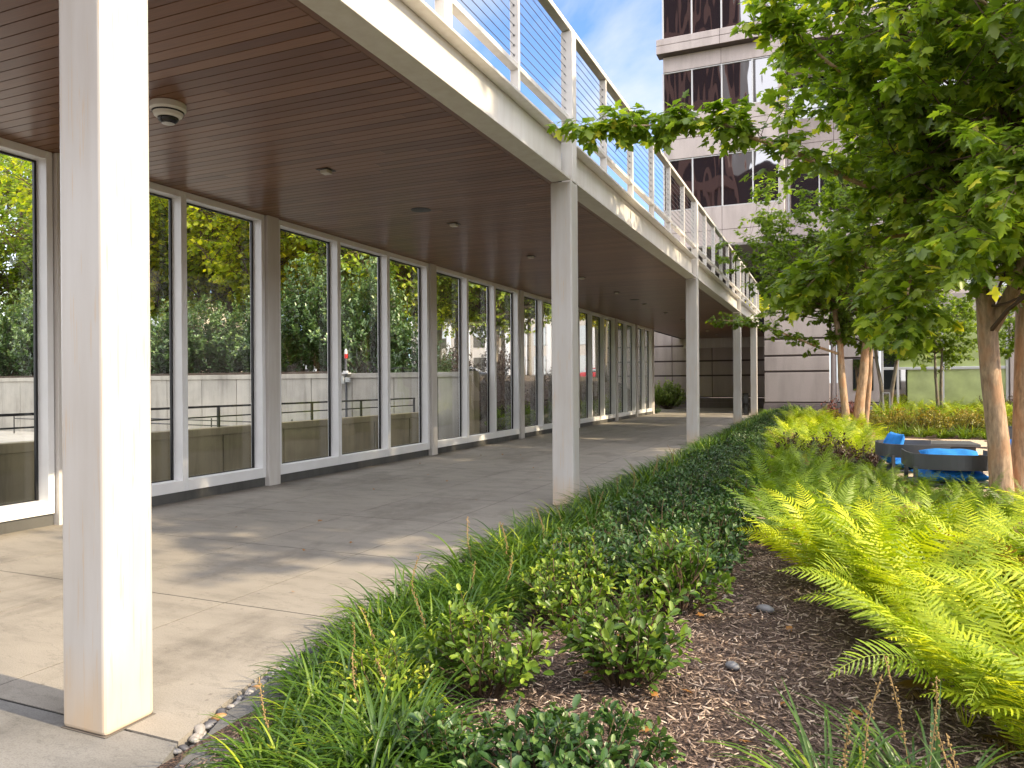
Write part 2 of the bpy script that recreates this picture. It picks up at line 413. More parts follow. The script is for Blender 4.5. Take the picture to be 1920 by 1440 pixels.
# ------------------------------------------------------------------ setting: ground
def smooth(t): t = max(0, min(1, t)); return t*t*(3-2*t)
def gz(x, y):
    if x > -9.2 or y < 18.02: return -.07
    return -.07+2.07*smooth((-9.2-x)/4.6)*smooth((y-18.0)/.1)
xs = sorted(set([-700, -300, -150, -90, -60, -40, -30, -26.6, -22, -18, -16]+[-15+.5*i for i in range(13)]+[-9.2, -9, -6, 0, 6, 12, 25, 60, 150, 300, 700]))
ys = sorted(set([-700, -300, -120, -60, -30, -10, 0, 6, 12, 17.9, 18.0, 18.1, 19, 20, 22, 25, 28, 32, 38, 45, 60, 90, 140, 250, 400, 700]))
vs = [(x, y, gz(x, y)) for y in ys for x in xs]; nx = len(xs)
fs = [(j*nx+i, j*nx+i+1, (j+1)*nx+i+1, (j+1)*nx+i) for j in range(len(ys)-1) for i in range(nx-1)]
g = MB(); g.add(vs, fs); tag(g.build('ground', SOIL), kind='structure')

KERB_OUT = [(-2.44, -6), (-2.50, 2.2), (-2.60, 2.50), (-2.72, 2.78), (-2.82, 3.3), (-2.84, 38.5)]
SLAB_E = [(-2.70, 2.47), (-2.79, 2.78), (-2.91, 3.3), (-2.94, 38.5)]
KERB_IN = [(-2.26, -6), (-2.30, 2.2), (-2.37, 2.42), (-2.50, 2.72), (-2.60, 3.3), (-2.62, 38.5)]
# walkway slab cut into panels by real joints
wk = MB()
YJ = [2.47]+[4.19+1.672*i for i in range(0, 28)]
XJ = [-8.35, -7.1, -5.42, -4.1]
XL = -14.
def slab(x0, y0, x1, y1, g=.006): wk.box(x0+g, y0+g, -.12, x1-g, y1-g, 0)
YJ = [y for y in YJ if y < 38.4]+[38.5, 40.2, 41.9, 43.6, 45.3, 47]
for a, b in zip(YJ[:-1], YJ[1:]):
    xl = -8.36 if b <= 38.51 else XL
    cuts = [xl]+[x for x in (-11., -8.36, -6.9, -5.42, -4.1) if x > xl]
    for c, d in zip(cuts[:-1], cuts[1:]): slab(c, a, d, b)
    if b <= 38.51:
        e = lambda y: np.interp(y, [p[1] for p in SLAB_E], [p[0] for p in SLAB_E])
        pts = [(-4.1+.006, a+.006), (e(a)-.0, a+.006)]+[p for p in SLAB_E if a < p[1] < b]+[(e(b)-.0, b-.006), (-4.1+.006, b-.006)]
        wk.prism(pts, -.12, 0)
    else:
        slab(-4.1, a, -2.97, b)
tag(wk.build('walkway', WALK), kind='structure')
jf = MB(); jf.box(-14, 2.47, -.02, -2.99, 47, -.003); tag(jf.build('walkway_joint_bed', JOINT), kind='structure')
dp = MB()
for c, d in ((-14, -8.36), (-8.36, -6.9), (-6.9, -5.42), (-5.42, -4.1)): dp.box(c+.006, -6, -.12, d-.006, 2.462, -.002)
dp.prism([(-4.094, -6), (-2.52, -6), (-2.56, 2.2), (-2.69, 2.462), (-4.094, 2.462)], -.12, -.002)
tag(dp.build('forecourt_paving', DARKPAVE), kind='structure')
kb = MB()
def kseg(a0, a1, b0, b1): kb.prism([a0, a1, b1, b0], -.1, .004)
for i in range(len(KERB_OUT)-2): kseg(KERB_OUT[i], KERB_OUT[i+1], KERB_IN[i], KERB_IN[i+1])
for k in range(38):
    y0 = 3.3+k*.93; kb.prism([(-2.82, y0+.008), (-2.60, y0+.008), (-2.60, y0+.922), (-2.82, y0+.922)], -.1, .004)
tag(kb.build('kerb', SLATE, bevel=.008, seg=2), kind='structure')
met = MB(); met.prism([(-2.535, .5), (-2.515, .5), (-2.535, 2.2), (-2.555, 2.2)], -.05, .006); tag(met.build('joint_strip', SILVER), kind='structure')
# the planted bed (gently mounded mulch)
def bedz(x, y):
    return .005+.045*smooth((x+2.5)/1.2)+.018*math.sin(x*2.3+y*1.1)*math.sin(y*1.7-x)+.012*math.sin(x*5+1)*math.cos(y*4.3)
bx = np.linspace(-2.6, 9.5, 122); by = np.linspace(-3, 39, 300)
vs = [(x, y, bedz(x, y)) for y in by for x in bx]; nx = len(bx)
fs = [(j*nx+i, j*nx+i+1, (j+1)*nx+i+1, (j+1)*nx+i) for j in range(len(by)-1) for i in range(nx-1)]
b_ = MB(); b_.add(vs, fs); tag(b_.build('mulch_bed', MULCH, smooth=True), kind='structure')
gr = MB(); gr.prism([(.95, 11.2), (9, 10.2), (9.4, 22.3), (.95, 22.3)], -.02, .062); tag(gr.build('gravel_court', GRAVEL), kind='structure')
# loose chips
n = 62000
px = RNG.uniform(-2.5, 1.6, n); py = 2.0+RNG.uniform(0, 1, n)**1.5*7.5
pz = np.array([bedz(a, b) for a, b in zip(px, py)])+RNG.uniform(.0, .02, n)
ang = RNG.uniform(0, 2*np.pi, n); d = np.stack([np.cos(ang), np.sin(ang), RNG.normal(0, .26, n)], 1)
up = np.stack([RNG.normal(0, .3, n), RNG.normal(0, .3, n), np.ones(n)], 1)
chip = (np.array([(-.5, 0, 0), (.5, .05, 0), (.35, 1, 0), (-.4, .93, 0), (-.5, 0, -.3), (.5, .05, -.3), (.35, 1, -.3), (-.4, .93, -.3)], float), [[0, 1, 2, 3], [0, 4, 5, 1], [1, 5, 6, 2], [2, 6, 7, 3], [3, 7, 4, 0]])
v, fs_ = chip; v = v.copy(); v[:, 0] *= .17; v[:, 2] *= .16
sz = RNG.uniform(.016, .052, n)*(RNG.uniform(.7, 1.35, n))
fb = FB(); fb.add(*scatter((v, fs_), np.stack([px, py, pz], 1), d, up, sz, RNG.uniform(0, 1, n)**1.3))
me = fb.mesh('wood_chips', CHIPS); tag(link('wood_chips', me), kind='stuff')
# pebbles in the drain slot
PEB = [plain('pebble_'+n_, c, .55, var=.25, vscale=25) for n_, c in (('grey', (.17, .17, .18)), ('pale', (.30, .28, .26)), ('orange', (.34, .19, .08)), ('dark', (.08, .08, .09)))]
def pebble_mesh(m, sx, sy, sz, seed):
    rr = random.Random(seed); vs = []; k = 10
    o = MB(); prof = []
    for i in range(7):
        t = math.pi*i/6
        for j in range(k):
            a = 2*math.pi*j/k; s = 1+.10*math.sin(2*a+seed)+.06*math.cos(3*a+seed*2)
            vs.append((sx*math.sin(t)*math.cos(a)*s, sy*math.sin(t)*math.sin(a)*s, sz*math.cos(t)))
    fs = [(i*k+j, i*k+(j+1) % k, (i+1)*k+(j+1) % k, (i+1)*k+j) for i in range(6) for j in range(k)]
    o.add(vs, fs); return o.mesh('pebble', m, True)
pm = [pebble_mesh(PEB[i % 4], .042, .030, .022, i) for i in range(8)]
k = 0
for y in np.arange(2.44, 4.6, .042):
    a = np.interp(y, [p[1] for p in KERB_OUT], [p[0] for p in KERB_OUT]); e = np.interp(y, [p[1] for p in SLAB_E], [p[0] for p in SLAB_E])
    for q in range(2):
        o = link('pebble', pm[random.choice((0, 1, 3, 0, 1, 5, 7, 2))], loc=(e+(a-e)*random.uniform(.25, .8), y+random.uniform(-.015, .015), -.035+q*.022+random.uniform(-.01, .01)))
        s = random.uniform(.5, .95); o.scale = (s, s, s); o.rotation_euler = (random.uniform(-.4, .4), random.uniform(-.4, .4), random.uniform(0, 6))
        tag(o, 'small rounded pebble in the drain slot between walkway and slate kerb', 'pebble', 'pebbles in the drain slot')
for (x, y, s, m, lab) in ((-.49, 4.17, 1.05, PEB[0], 'smooth grey oval stone alone on the open brown mulch'), (-.40, 5.23, 1.35, PEB[0], 'grey stone on mulch beside the tips of the lime ferns'),
                          (-1.34, 4.23, 1.3, PEB[1], 'pale pinkish stone on mulch behind the leafy shrub'), (-1.42, 4.30, .9, PEB[1], 'small white stone beside the pale pinkish stone')):
    o = link('stone', pebble_mesh(m, .045, .03, .022, int(s*10)), loc=(x, y, bedz(x, y)+.022)); o.scale = (s, s, s); o.rotation_euler.z = -.4; tag(o, lab, 'stone')

# ------------------------------------------------------------------ covered walkway
CX1, CX0 = -3.03, -3.32
CY = [2.37, 9.09, 19.0, 29.0, 35.75]
SOF = 4.3
walk = empty('covered_walkway', 'long covered walkway with white steel columns, glass wall, brown board ceiling and roof terrace', 'walkway building', (-5.5, 20, 0))
walk.location = (0, 0, 0)
for i, y in enumerate(CY):
    m = MB(); m.box(0, 0, 0, CX1-CX0, .27, 4.205)
    o = m.build('column', WHITE_C, walk, bevel=.022, seg=3, loc=(CX0, y, 0))
    m = MB(); m.box(-.003, -.003, .0005, CX1-CX0+.003, .273, .003); m.build('base_sealant', plain('sealant', (.14, .12, .10), .9) if i == 0 else bpy.data.materials['sealant'], o)
    m = MB(); m.box(CX0+.14, y+.05, 4.207, CX1+.004, y+.22, 6.16); m.build('column_extension', WHITE, walk, bevel=.006)
# soffit boards
sb = MB(); bw = .132; y = -1.0; row = 0
while y < 47.6:
    x = -8.33; xe = CX0-.16
    cut = random.uniform(.8, 3.6)
    while x < xe:
        x2 = min(x+cut, xe)
        if xe-x2 < .3: x2 = xe
        sb.box(x+.001, y+.005, SOF, x2-.001, y+bw-.005, SOF+.02, random.random()); x = x2; cut = random.uniform(2.2, 3.7)
    y += bw; row += 1
sb.build('board_ceiling', WOOD, walk)
m = MB(); m.box(-8.6, -1.0, SOF+.03, CX0+.05, 47.6, 4.60); m.build('roof_slab', plain('dark_roof_void', (.012, .009, .007), .9), walk)
m = MB(); m.box(CX0-.155, -1, SOF-.0, CX0-.03, 47.6, SOF+.022); m.build('ceiling_trim', WOOD, walk)
# fascia beams, one bay each
seg = [(-1.0, CY[0]-.0)]+[(CY[i]+.27, CY[i+1]) for i in range(4)]+[(CY[4]+.27, 38.5)]
for a, b in seg:
    m = MB()
    m.box(CX0+.02, a+.002, 4.209, CX1-.004, b-.002, 4.245)      # bottom flange
    m.box(-3.20, a+.002, 4.247, -3.16, b-.002, 4.70)        # web
    m.box(CX0+.02, a+.002, 4.702, CX1+.006, b-.002, 4.735)        # top flange
    m.build('fascia_beam', WHITE, walk, bevel=.004, seg=1)
m = MB(); m.box(CX0+.03, -1, 4.737, CX0+.05, 38.5, 4.93); m.build('upstand', WHITE, walk)
m = MB(); m.box(-8.28, 46.6, 3.70, CX1, 46.9, 4.29); m.build('end_beam', WHITE, walk, bevel=.005)
# curb and glass wall
PY = [-4.6+0, .7, 5.95, 9.45, 14.70, 19.95, 25.20, 30.45, 34.0, 37.5]
GX = -8.22   # front plane of the frames
m = MB()
for a, b in zip(PY[:-1], PY[1:]): m.box(-8.50, a+.14, -.1, -8.25, b-.14, .135)
m.build('curb', CURB, walk, bevel=.008)
for y in PY:
    m = MB(); m.box(-8.50, y-.13, -.08, GX+.05, y+.13, SOF-.003); m.build('wall_post', WHITE, walk, bevel=.005)
for a, b in zip(PY[:-1], PY[1:]):
    nb = max(1, round((b-a)/1.75)); a1, b1 = a+.145, b-.145; wd = (b1-a1)/nb
    for k in range(nb):
        y0 = a1+k*wd; y1 = y0+wd; fw = .095 if nb else .1
        f0 = y0+(.075 if k == 0 else .05); f1 = y1-(.075 if k == nb-1 else .05)
        m = MB(); z0, z1, t0, t1 = .137, SOF-.004, .285, 4.205
        m.box(-8.46, y0+.001, z0, GX, f0, z1); m.box(-8.46, f1, z0, GX, y1-.001, z1)
        m.box(-8.46, f0, z0, GX-.002, f1, t0); m.box(-8.46, f0, t1, GX-.002, f1, z1)
        o = m.build('window', FRAME, walk, bevel=.003, seg=1)
        p = MB(); p.box(-8.437, f0+.001, t0+.001, -8.425, f1-.001, t1-.001); p.build('pane', PANE, o)
        q = MB(); q.box(-8.424, f1-.028, t0+.001, -8.39, f1-.001, t1-.001); q.box(-8.424, f0+.002, t1-.022, -8.39, f1-.029, t1-.001); q.box(-8.424, f0+.002, t0+.001, -8.40, f1-.029, t0+.01)
        q.build('gasket', GASKET, o)
# guard rail on the roof edge
rail = empty('guard_rail', 'white steel guard rail with horizontal cables along the walkway roof edge', 'railing', (0, 0, 0))
RX = -3.11
m = MB(); m.box(RX-.06, -1, 6.165, RX+.06, 38.5, 6.235); m.build('top_rail', WHITE, rail, bevel=.006)
y0 = -1
posts = [CY[0]-1.68*k for k in (2, 1)]+[CY[0]+1.68*k for k in (1, 2, 3)]+[CY[1]+1.65*k+.1 for k in range(1, 6)]+[CY[2]+1.667*k+.1 for k in range(1, 6)]+[CY[3]+1.69*k for k in (1, 2, 3)]+[CY[4]+1.6]
allp = sorted(posts+CY)
for p in posts:
    wide = abs(p-(CY[0]+3.36)) < .01
    m = MB(); m.box(RX-.05, p, 4.738, RX+.05, p+(.15 if wide else .05), 6.163); m.build('rail_post', WHITE, rail, bevel=.004, seg=1)
m = MB(); m.box(RX-.05, -1, 4.99, RX+.048, 38.5, 5.05); m.build('bottom_rail', WHITE, rail, bevel=.004, seg=1)
for k in range(9):
    z = 5.15+k*.108; m = MB(); m.tube([(RX, -1, z), (RX, 38.5, z)], .0045, 6); m.build('cable', STEELC, rail)
m = MB()
for p in allp:
    for k in range(9): m.tube([(RX, p-.012, 5.15+k*.108), (RX, p+.0, 5.15+k*.108)], .011, 6)
m.build('cable_end', STEELC, rail)
# end return rail of the roof terrace
r2 = empty('guard_rail', 'short white guard rail across the far end of the roof terrace', 'railing')
m = MB(); m.box(-3.04, 38.5, 6.16, -2.0, 38.6, 6.235); m.build('top_rail', WHITE, r2)
m = MB(); m.box(-2.08, 38.5, 5.16, -2.0, 38.6, 6.158); m.build('rail_post', WHITE, r2)
for k in range(8): m = MB(); m.tube([(-3.05, 38.55, 5.25+k*.11), (-2.08, 38.55, 5.25+k*.11)], .006, 6); m.build('cable', STEELC, r2)

# ceiling fixtures -----------------------------------------------------------
scam = empty('security_camera', 'round white dome security camera on the brown ceiling beside the close white column', 'security camera', (-5.81, 5.26, SOF)); scam.scale = (1.16, 1.16, 1.25)
m = MB(); m.lathe([(.135, 0), (.14, -.005), (.14, -.045), (.125, -.062)], k=40); m.build('housing', plain('camera_white', (.72, .71, .66), .4), scam, smooth=False)
m = MB(); m.lathe([(.126, -.0625), (.124, -.072)], k=40); m.build('black_ring', BLACKM, scam)
m = MB(); m.lathe([(.118, -.0725), (.108, -.095), (.085, -.108)], k=40); m.build('lower_ring', bpy.data.materials['camera_white'], scam)
m = MB(); m.lathe([(.082, -.1085), (.08, -.12), (.068, -.138), (.045, -.15), (.015, -.155)], k=32); m.build('dome', plain('smoked_dome', (.015, .015, .018), .06), scam, smooth=True)
m = MB(); m.lathe([(.05, -.1515), (.03, -.158)], k=24); m.build('lens_ring', SILVER, scam)
LM = plain('light_lens', (.60, .57, .50), .5)
lights = [7.68, 11.14, 14.66, 18.18, 21.6, 25.2, 28.8, 32.4, 36, 39.5, 43]
ls = None
onames = ['first', 'second', 'third', 'fourth', 'fifth', 'sixth', 'seventh', 'eighth', 'ninth', 'tenth', 'eleventh']
for i, y in enumerate(lights):
    lab = 'small square ceiling light, %s along the walkway from the security camera' % onames[i]
    if ls is None:
        ls = empty('ceiling_light', lab, 'ceiling light', (-5.8, y, SOF), group='small square ceiling lights')
        m = MB(); m.box(-.09, -.09, -.006, .09, .09, 0); m.build('mount_plate', BLACKM, ls)
        m = MB(); m.box(-.055, -.055, -.05, .055, .055, -.007); m.build('lens', LM, ls, bevel=.006)
    else:
        o = copy_tree(ls); o.location = (-5.8, y, SOF); o['label'] = lab
for y, lab in ((10.04, 'flush black round ceiling speaker between the first two square lights'), (23.83, 'flush black round ceiling speaker farther along the walkway ceiling')):
    s = empty('ceiling_speaker', lab, 'speaker', (-5.8, y, SOF), group='round ceiling speakers')
    m = MB(); m.lathe([(.125, 0), (.125, -.006), (.112, -.008)], k=32); m.build('rim', BLACKM, s)
    m = MB(); m.lathe([(.110, -.0085), (.02, -.012)], k=32); m.build('grille', BLACKM, s); s.scale = (1.25, 1.25, 1)

# black lantern pair at the far column
for (x, y, lab) in ((-3.95, 37.2, 'tall black lantern standing beside the last white column, on the left of the pair'), (-3.68, 37.4, 'tall black lantern touching the last white column')):
    t = empty('lantern', lab, 'lantern', (x, y, 0), group='black lanterns at the far column')
    m = MB()
    for dx in (-.11, .09):
        for dy in (-.11, .09): m.box(dx, dy, 0, dx+.02, dy+.02, 1.0)
    m.box(-.13, -.13, -.0, .13, .13, .05); m.box(-.13, -.13, .46, .13, .13, .58); m.box(-.13, -.13, .98, .13, .13, 1.05); m.build('frame', BLACKM, t)
    m = MB(); m.box(-.085, -.085, .06, .085, .085, .45); m.box(-.085, -.085, .59, .085, .085, .97); m.build('pane', plain('lantern_glass', (.07, .075, .08), .1), t)

# ------------------------------------------------------------------ beyond the glass
m = MB(); m.box(-40, -6, -.1, -8.52, 17.78, -.02); tag(m.build('ramp_court', COURT), kind='structure')
rw = empty('retaining_wall', 'pale streaked concrete retaining wall in front of the dark hedge, seen through the glass', 'wall', (0, 0, 0))
jx = [-9.8, -11.19, -12.59, -14.03, -15.4, -16.88, -18.3, -19.8, -21.3, -22.8, -24.2, -25.6, -27.04, -28.5, -30, -31.5, -33, -34.5, -36]
m = MB()
for a, b in zip(jx[1:], jx[:-1]): m.box(a+.012, 17.80, -.1, b-.012, 18.02, 1.78)
m.box(-9.8+.012, 17.80, -.1, -9.0, 18.02, 1.78)
m.build('wall_panel', RETWALL, rw, bevel=.008)
m = MB(); m.box(-36, 17.83, -.1, -9.05, 18.0, 1.77); m.build('joint_backing', JOINT, rw)
m = MB(); m.box(-36, 17.77, 1.782, -9.0, 18.05, 1.92); m.build('coping', RETWALL, rw, bevel=.008)
m = MB(); m.box(-8.99, 17.72, -.1, -8.66, 18.06, 1.93); m.build('end_pier', LOWWALL, rw, bevel=.01)
lw = empty('low_wall', 'low stained olive-brown concrete wall just behind the glass', 'wall')
m = MB()
for k in range(12):
    y0 = -1+k*1.56; y1 = min(y0+1.55, 17.6)
    m.box(-9.9, y0+.01, -.1, -9.7, y1-.01, .74)
m.build('wall_panel', LOWWALL, lw, bevel=.008)
m = MB(); m.box(-9.93, -1, .742, -9.68, 17.6, .87); m.build('coping', LOWWALL, lw, bevel=.008)
hr = empty('handrail', 'black two-bar handrail standing on the low stained wall', 'handrail')
m = MB(); m.box(-9.84, -1, 1.215, -9.79, 16.6, 1.25); m.build('top_bar', BLACKM, hr)
m = MB(); m.box(-9.83, -1, 1.045, -9.80, 16.6, 1.068); m.build('lower_bar', BLACKM, hr)
for y in [.6, 2.3, 4.1, 5.9, 7.9, 9.9, 12.45, 14.2, 15.1, 16.55]:
    m = MB(); m.box(-9.835, y, .872, -9.795, y+.04, 1.214); m.build('post', BLACKM, hr)
hr2 = empty('handrail', 'thin black handrail on the far side of the ramp against the pale retaining wall', 'handrail')
for z in (.35, .5):
    m = MB(); m.tube([(-26, 16.9, z+.15), (-13, 16.9, z)], .018, 6); m.build('bar', BLACKM, hr2)
for x in (-26, -23, -20, -17, -14): m = MB(); m.tube([(x, 16.9, -.02), (x, 16.9, .62)], .018, 6); m.build('post', BLACKM, hr2)
bp = empty('beacon_pole', 'grey conduit pole with junction boxes and a red and white beacon on the retaining wall', 'beacon', (-12.72, 17.7, 0))
m = MB(); m.tube([(0, 0, 0), (0, 0, 2.35)], .035, 10); m.build('pole', GREYM, bp)
m = MB(); m.box(-.24, -.10, 1.62, -.02, .02, 1.84); m.box(.02, -.08, 1.66, .14, .02, 1.80); m.build('junction_box', plain('grey_box', (.42, .43, .42), .5), bp, bevel=.01)
m = MB(); m.box(-.16, -.1, 1.9, .14, .05, 1.94); m.box(-.06, -.06, 1.94, .06, .03, 1.99); m.build('bracket', SILVER, bp)
m = MB(); m.lathe([(.05, 2.35), (.05, 2.47)], k=14); m.build('red_base', plain('red_beacon', (.5, .02, .02), .3), bp)
m = MB(); m.lathe([(.042, 2.471), (.042, 2.56), (.02, 2.62)], k=14); m.build('white_lens', plain('white_lens', (.7, .68, .66), .3), bp)
m = MB(); m.tube([(-11.55, 17.72, 1.75), (-11.4, 17.68, 1.97), (-11.0, 17.6, 2.05), (-10.6, 17.62, 2.03)], .018, 8); tag(m.build('conduit', BLACKM), 'bent black conduit curving over the top of the pale retaining wall', 'conduit')
m = MB(); m.box(-95, 44, 1.6, -15, 115, 2.012); tag(m.build('street', ROAD), kind='structure')
m = MB()
for k in range(5): m.box(-60+k*9, 86+.0, 2.012, -59.9+k*9, 92, 2.016)
tag(m.build('street_markings', plain('road_paint', (.7, .7, .68), .7)), kind='structure')
m = MB(); m.box(-95, 43.6, 1.6, -15, 43.99, 2.13); tag(m.build('street_kerb', ROAD), kind='structure')

def car(x, y, z, rz, paint, label):
    c = empty('parked_car', label, 'car', (x, y, z), rz)
    import bmesh
    def loft(sections, name, m_, par, bev=0):
        # sections: list of (x, [(y,z)...]) rings
        b = MB(); k = len(sections[0][1]); vs = []
        for xx, ring in sections: vs += [(xx, yy, z_) for yy, z_ in ring]
        f = [(i*k+j, i*k+(j+1) % k, (i+1)*k+(j+1) % k, (i+1)*k+j) for i in range(len(sections)-1) for j in range(k)]
        f += [tuple(range(k))[::-1], tuple((len(sections)-1)*k+j for j in range(k))]
        b.add(vs, f); return b.build(name, m_, par, bevel=bev, seg=2, smooth=False)
    def ring(w, z0, z1): return [(-w, z0+.08), (-w+.06, z0), (w-.06, z0), (w, z0+.08), (w, z1-.12), (w-.1, z1), (-w+.1, z1), (-w, z1-.12)]
    body = loft([(-2.3, ring(.80, .38, .80)), (-2.2, ring(.87, .25, .92)), (-1.2, ring(.91, .22, 1.0)), (.9, ring(.91, .22, .98)), (1.9, ring(.88, .24, .86)), (2.28, ring(.78, .34, .72))], 'body', paint, c, .03)
    cab = loft([(-2.05, ring(.70, .93, 1.05)), (-1.55, ring(.72, .95, 1.46)), (-.2, ring(.72, .95, 1.52)), (.5, ring(.70, .95, 1.44)), (1.25, ring(.70, .9, 1.0))], 'cabin_glass', DARKGL, c, .02)
    rf = loft([(-1.6, ring(.68, 1.44, 1.53)), (-.2, ring(.68, 1.50, 1.60)), (.45, ring(.66, 1.42, 1.52))], 'roof', paint, c, .02)
    for wx in (-1.45, 1.42):
        for sy in (-1, 1):
            m = MB(); m.tube([(wx, sy*.70, .33), (wx, sy*.915, .33)], .33, 20); o = m.build('wheel', BLACKM, c)
            m = MB(); m.tube([(wx, sy*.90, .33), (wx, sy*.925, .33)], .2, 14); m.build('rim', SILVER, o)
    for sy in (-.6, .6):
        m = MB(); m.box(2.2, sy-.16, .58, 2.30, sy+.16, .70); m.build('headlight', plain('headlight', (.6, .6, .6), .2), c)
    return c
RED = plain('red_car_paint', (.42, .012, .018), .22); DKP = plain('dark_car_paint', (.03, .035, .045), .22); SLV = plain('silver_car_paint', (.35, .36, .38), .3)
car(-29.3, 95.5, 2.015, R(172), RED, 'red hatchback parked on the sunlit street beyond the glass wall')
car(-22.0, 90, 2.015, R(170), DKP, 'dark car parked on the street to the right of the red hatchback')
car(-38.5, 78, 2.015, R(12), DKP, 'dark car parked on the street behind the sunlit tree trunks')

PALE = plain('pale_building', (.62, .55, .46), .8, var=.06, vscale=.5)
fbd = empty('street_building', 'pale cream building with tall white pilasters across the street', 'building', (-36, 124, 1.9))
m = MB(); m.box(-38, 0, 0, 24, 20, 17); m.build('wall', PALE, fbd)
for k in range(16):
    m = MB(); m.box(-38+k*4, -.5, 0, -37.2+k*4, -.003, 16.4); m.build('pilaster', plain('white_pilaster', (.72, .70, .66), .7) if k == 0 else bpy.data.materials['white_pilaster'], fbd)
    if k < 15:
        o = None
        for z in (1.2, 6.4, 11.4):
            m = MB(); m.box(-36.6+k*4, -.12, z, -34.3+k*4, -.004, z+3.3); o = m.build('window', DARKGL, fbd)
m = MB(); m.box(-38.4, -.7, 17.003, 24.4, 20, 17.8); m.build('cornice', PALE, fbd)
m = MB(); m.box(0, 0, 0, 22, 14, 11)
fb2 = empty('street_building', 'tan low building behind the trees far to the left, seen through the glass', 'building', (-95, 70, 1.9))
m.build('wall', plain('tan_wall', (.45, .38, .28), .85, var=.1, vscale=.4), fb2)
for k in range(5):
    for z in (1.5, 6.2):
        m = MB(); m.box(1.6+k*4.2, -.1, z, 4.0+k*4.2, -.004, z+2.6); m.build('window', DARKGL, fb2)

# ------------------------------------------------------------------ office building
ob = empty('office_building', 'large stone office building with dark mirrored ribbon windows above a shaded terrace', 'office building')
def P(name, m_, *bx_, bevel=.01):
    m = MB()
    for b in bx_: m.box(*b)
    return m.build(name, m_, ob, bevel=bevel, seg=1)
def ribbon(x0, x1, yf, z0, z1, step, side=None, off=0):
    """a ribbon window: recessed panes between silver mullions"""
    k = 0; x = x0
    while x < x1-.05:
        e = min(x+step, x1)
        m = MB(); m.box(x+.045, yf+.10, z0+.05, e-.045, yf+.14, z1-.05); o = m.build('window', OFFGLASS, ob)
        f = MB(); f.box(x-.04, yf+.02, z0, x+.04, yf+.2, z1); f.box(x+.042, yf+.04, z0, e-.042, yf+.2, z0+.048); f.box(x+.042, yf+.04, z1-.048, e-.042, yf+.2, z1); f.build('frame', SILVER, o)
        x = e
    m = MB(); m.box(x1-.04, yf+.02, z0, x1+.04, yf+.2, z1); m.build('mullion', SILVER, ob)
def band(x0, x1, yf, z0, z1, pj=0, joints=(), vj=5.16, vo=.0):
    """stone spandrel made of panels with open joints"""
    zs = [z0]+list(joints)+[z1]
    m = MB()
    for a, b in zip(zs[:-1], zs[1:]):
        x = x0
        e = x0+vo if vo else x0+vj
        while x < x1:
            e = min(e, x1); m.box(x+.012, yf-pj, a+.012, e-.012, yf+.3, b-.012); x = e; e += vj
    m.build('spandrel', STONE_L, ob, bevel=.012, seg=1)
    m = MB(); m.box(x0+.02, yf-pj+.03, z0+.005, x1-.02, yf+.31, z1-.005); m.build('spandrel_joint', STONE_G, ob)
YF = 45.0; XA, XB = -9.13, -2.55
levels = [(11.93, 15.0), (17.72, 20.30), (22.25, 25.6), (27.6, 30.6)]
for z0, z1 in levels: ribbon(XA, XB, YF, z0, z1, 1.72)
band(XA, XB, YF, 9.5, 11.92, 0, (10.55,), vo=3.41); band(XA, XB, YF, 15.01, 17.71, 0, (16.2, 16.9), vo=3.41)
band(XA, XB, YF, 20.31, 21.25, 0, (), vo=3.41); band(XA-.3, -3.3, YF, 21.26, 22.15, .55, (21.75,), vo=3.71)
band(XA, XB, YF, 25.61, 27.59, 0, (), vo=3.41); band(XA, XB, YF, 30.61, 33, 0, (), vo=3.41)
P('cornice_ledge', STONE_D, (XA-.2, YF-.35, 22.16, -3.3, YF+.3, 22.24))
P('core_wall', STONE_G, (XA+.02, YF+.32, 9.6, XB-.02, YF+22, 34), (XB, YF+4.35, 9.6, 26, YF+22, 34))
P('side_wall', STONE_L, (XA, YF+.3, 9.5, XA+.3, YF+22, 33))
# recessed part to the right
YG = 49.0
for z0, z1 in levels: ribbon(XB+.34, 26, YG, z0, z1, 1.75)
P('return_wall', STONE_L, (XB+.0, YF+.0, 9.5, XB+.28, YG+.3, 33))
for a_, b_2, j_ in ((9.5, 11.92, (10.55,)), (15.01, 17.71, (16.2, 16.9)), (20.31, 21.0, ()), (25.61, 27.59, ()), (30.61, 33, ())): band(XB+.3, 26, YG, a_, b_2, 0, j_, vo=2.6)
band(XB-.75, 26, YG-3.4, 21.01, 22.15, .2, (21.6,), vo=3.0)
P('upper_ledge', STONE_D, (XB+.3, YG-3.2, 22.16, 26, YG+.1, 22.24))
# soffit over the terrace, terrace back wall of dark glass
P('terrace_soffit', plain('soffit_panel', (.24, .22, .21), .6), (XA, YF-1.1, 9.38, 26, YF+22, 9.49))
for k in range(5): P('terrace_column', STONE_M, (-8.2+k*8, YF+2, 4.9, -7.4+k*8, YF+2.8, 9.37))
P('terrace_back_wall', OFFGLASS, (XA-6, YF+10, 4.9, 26, YF+10.2, 9.37))
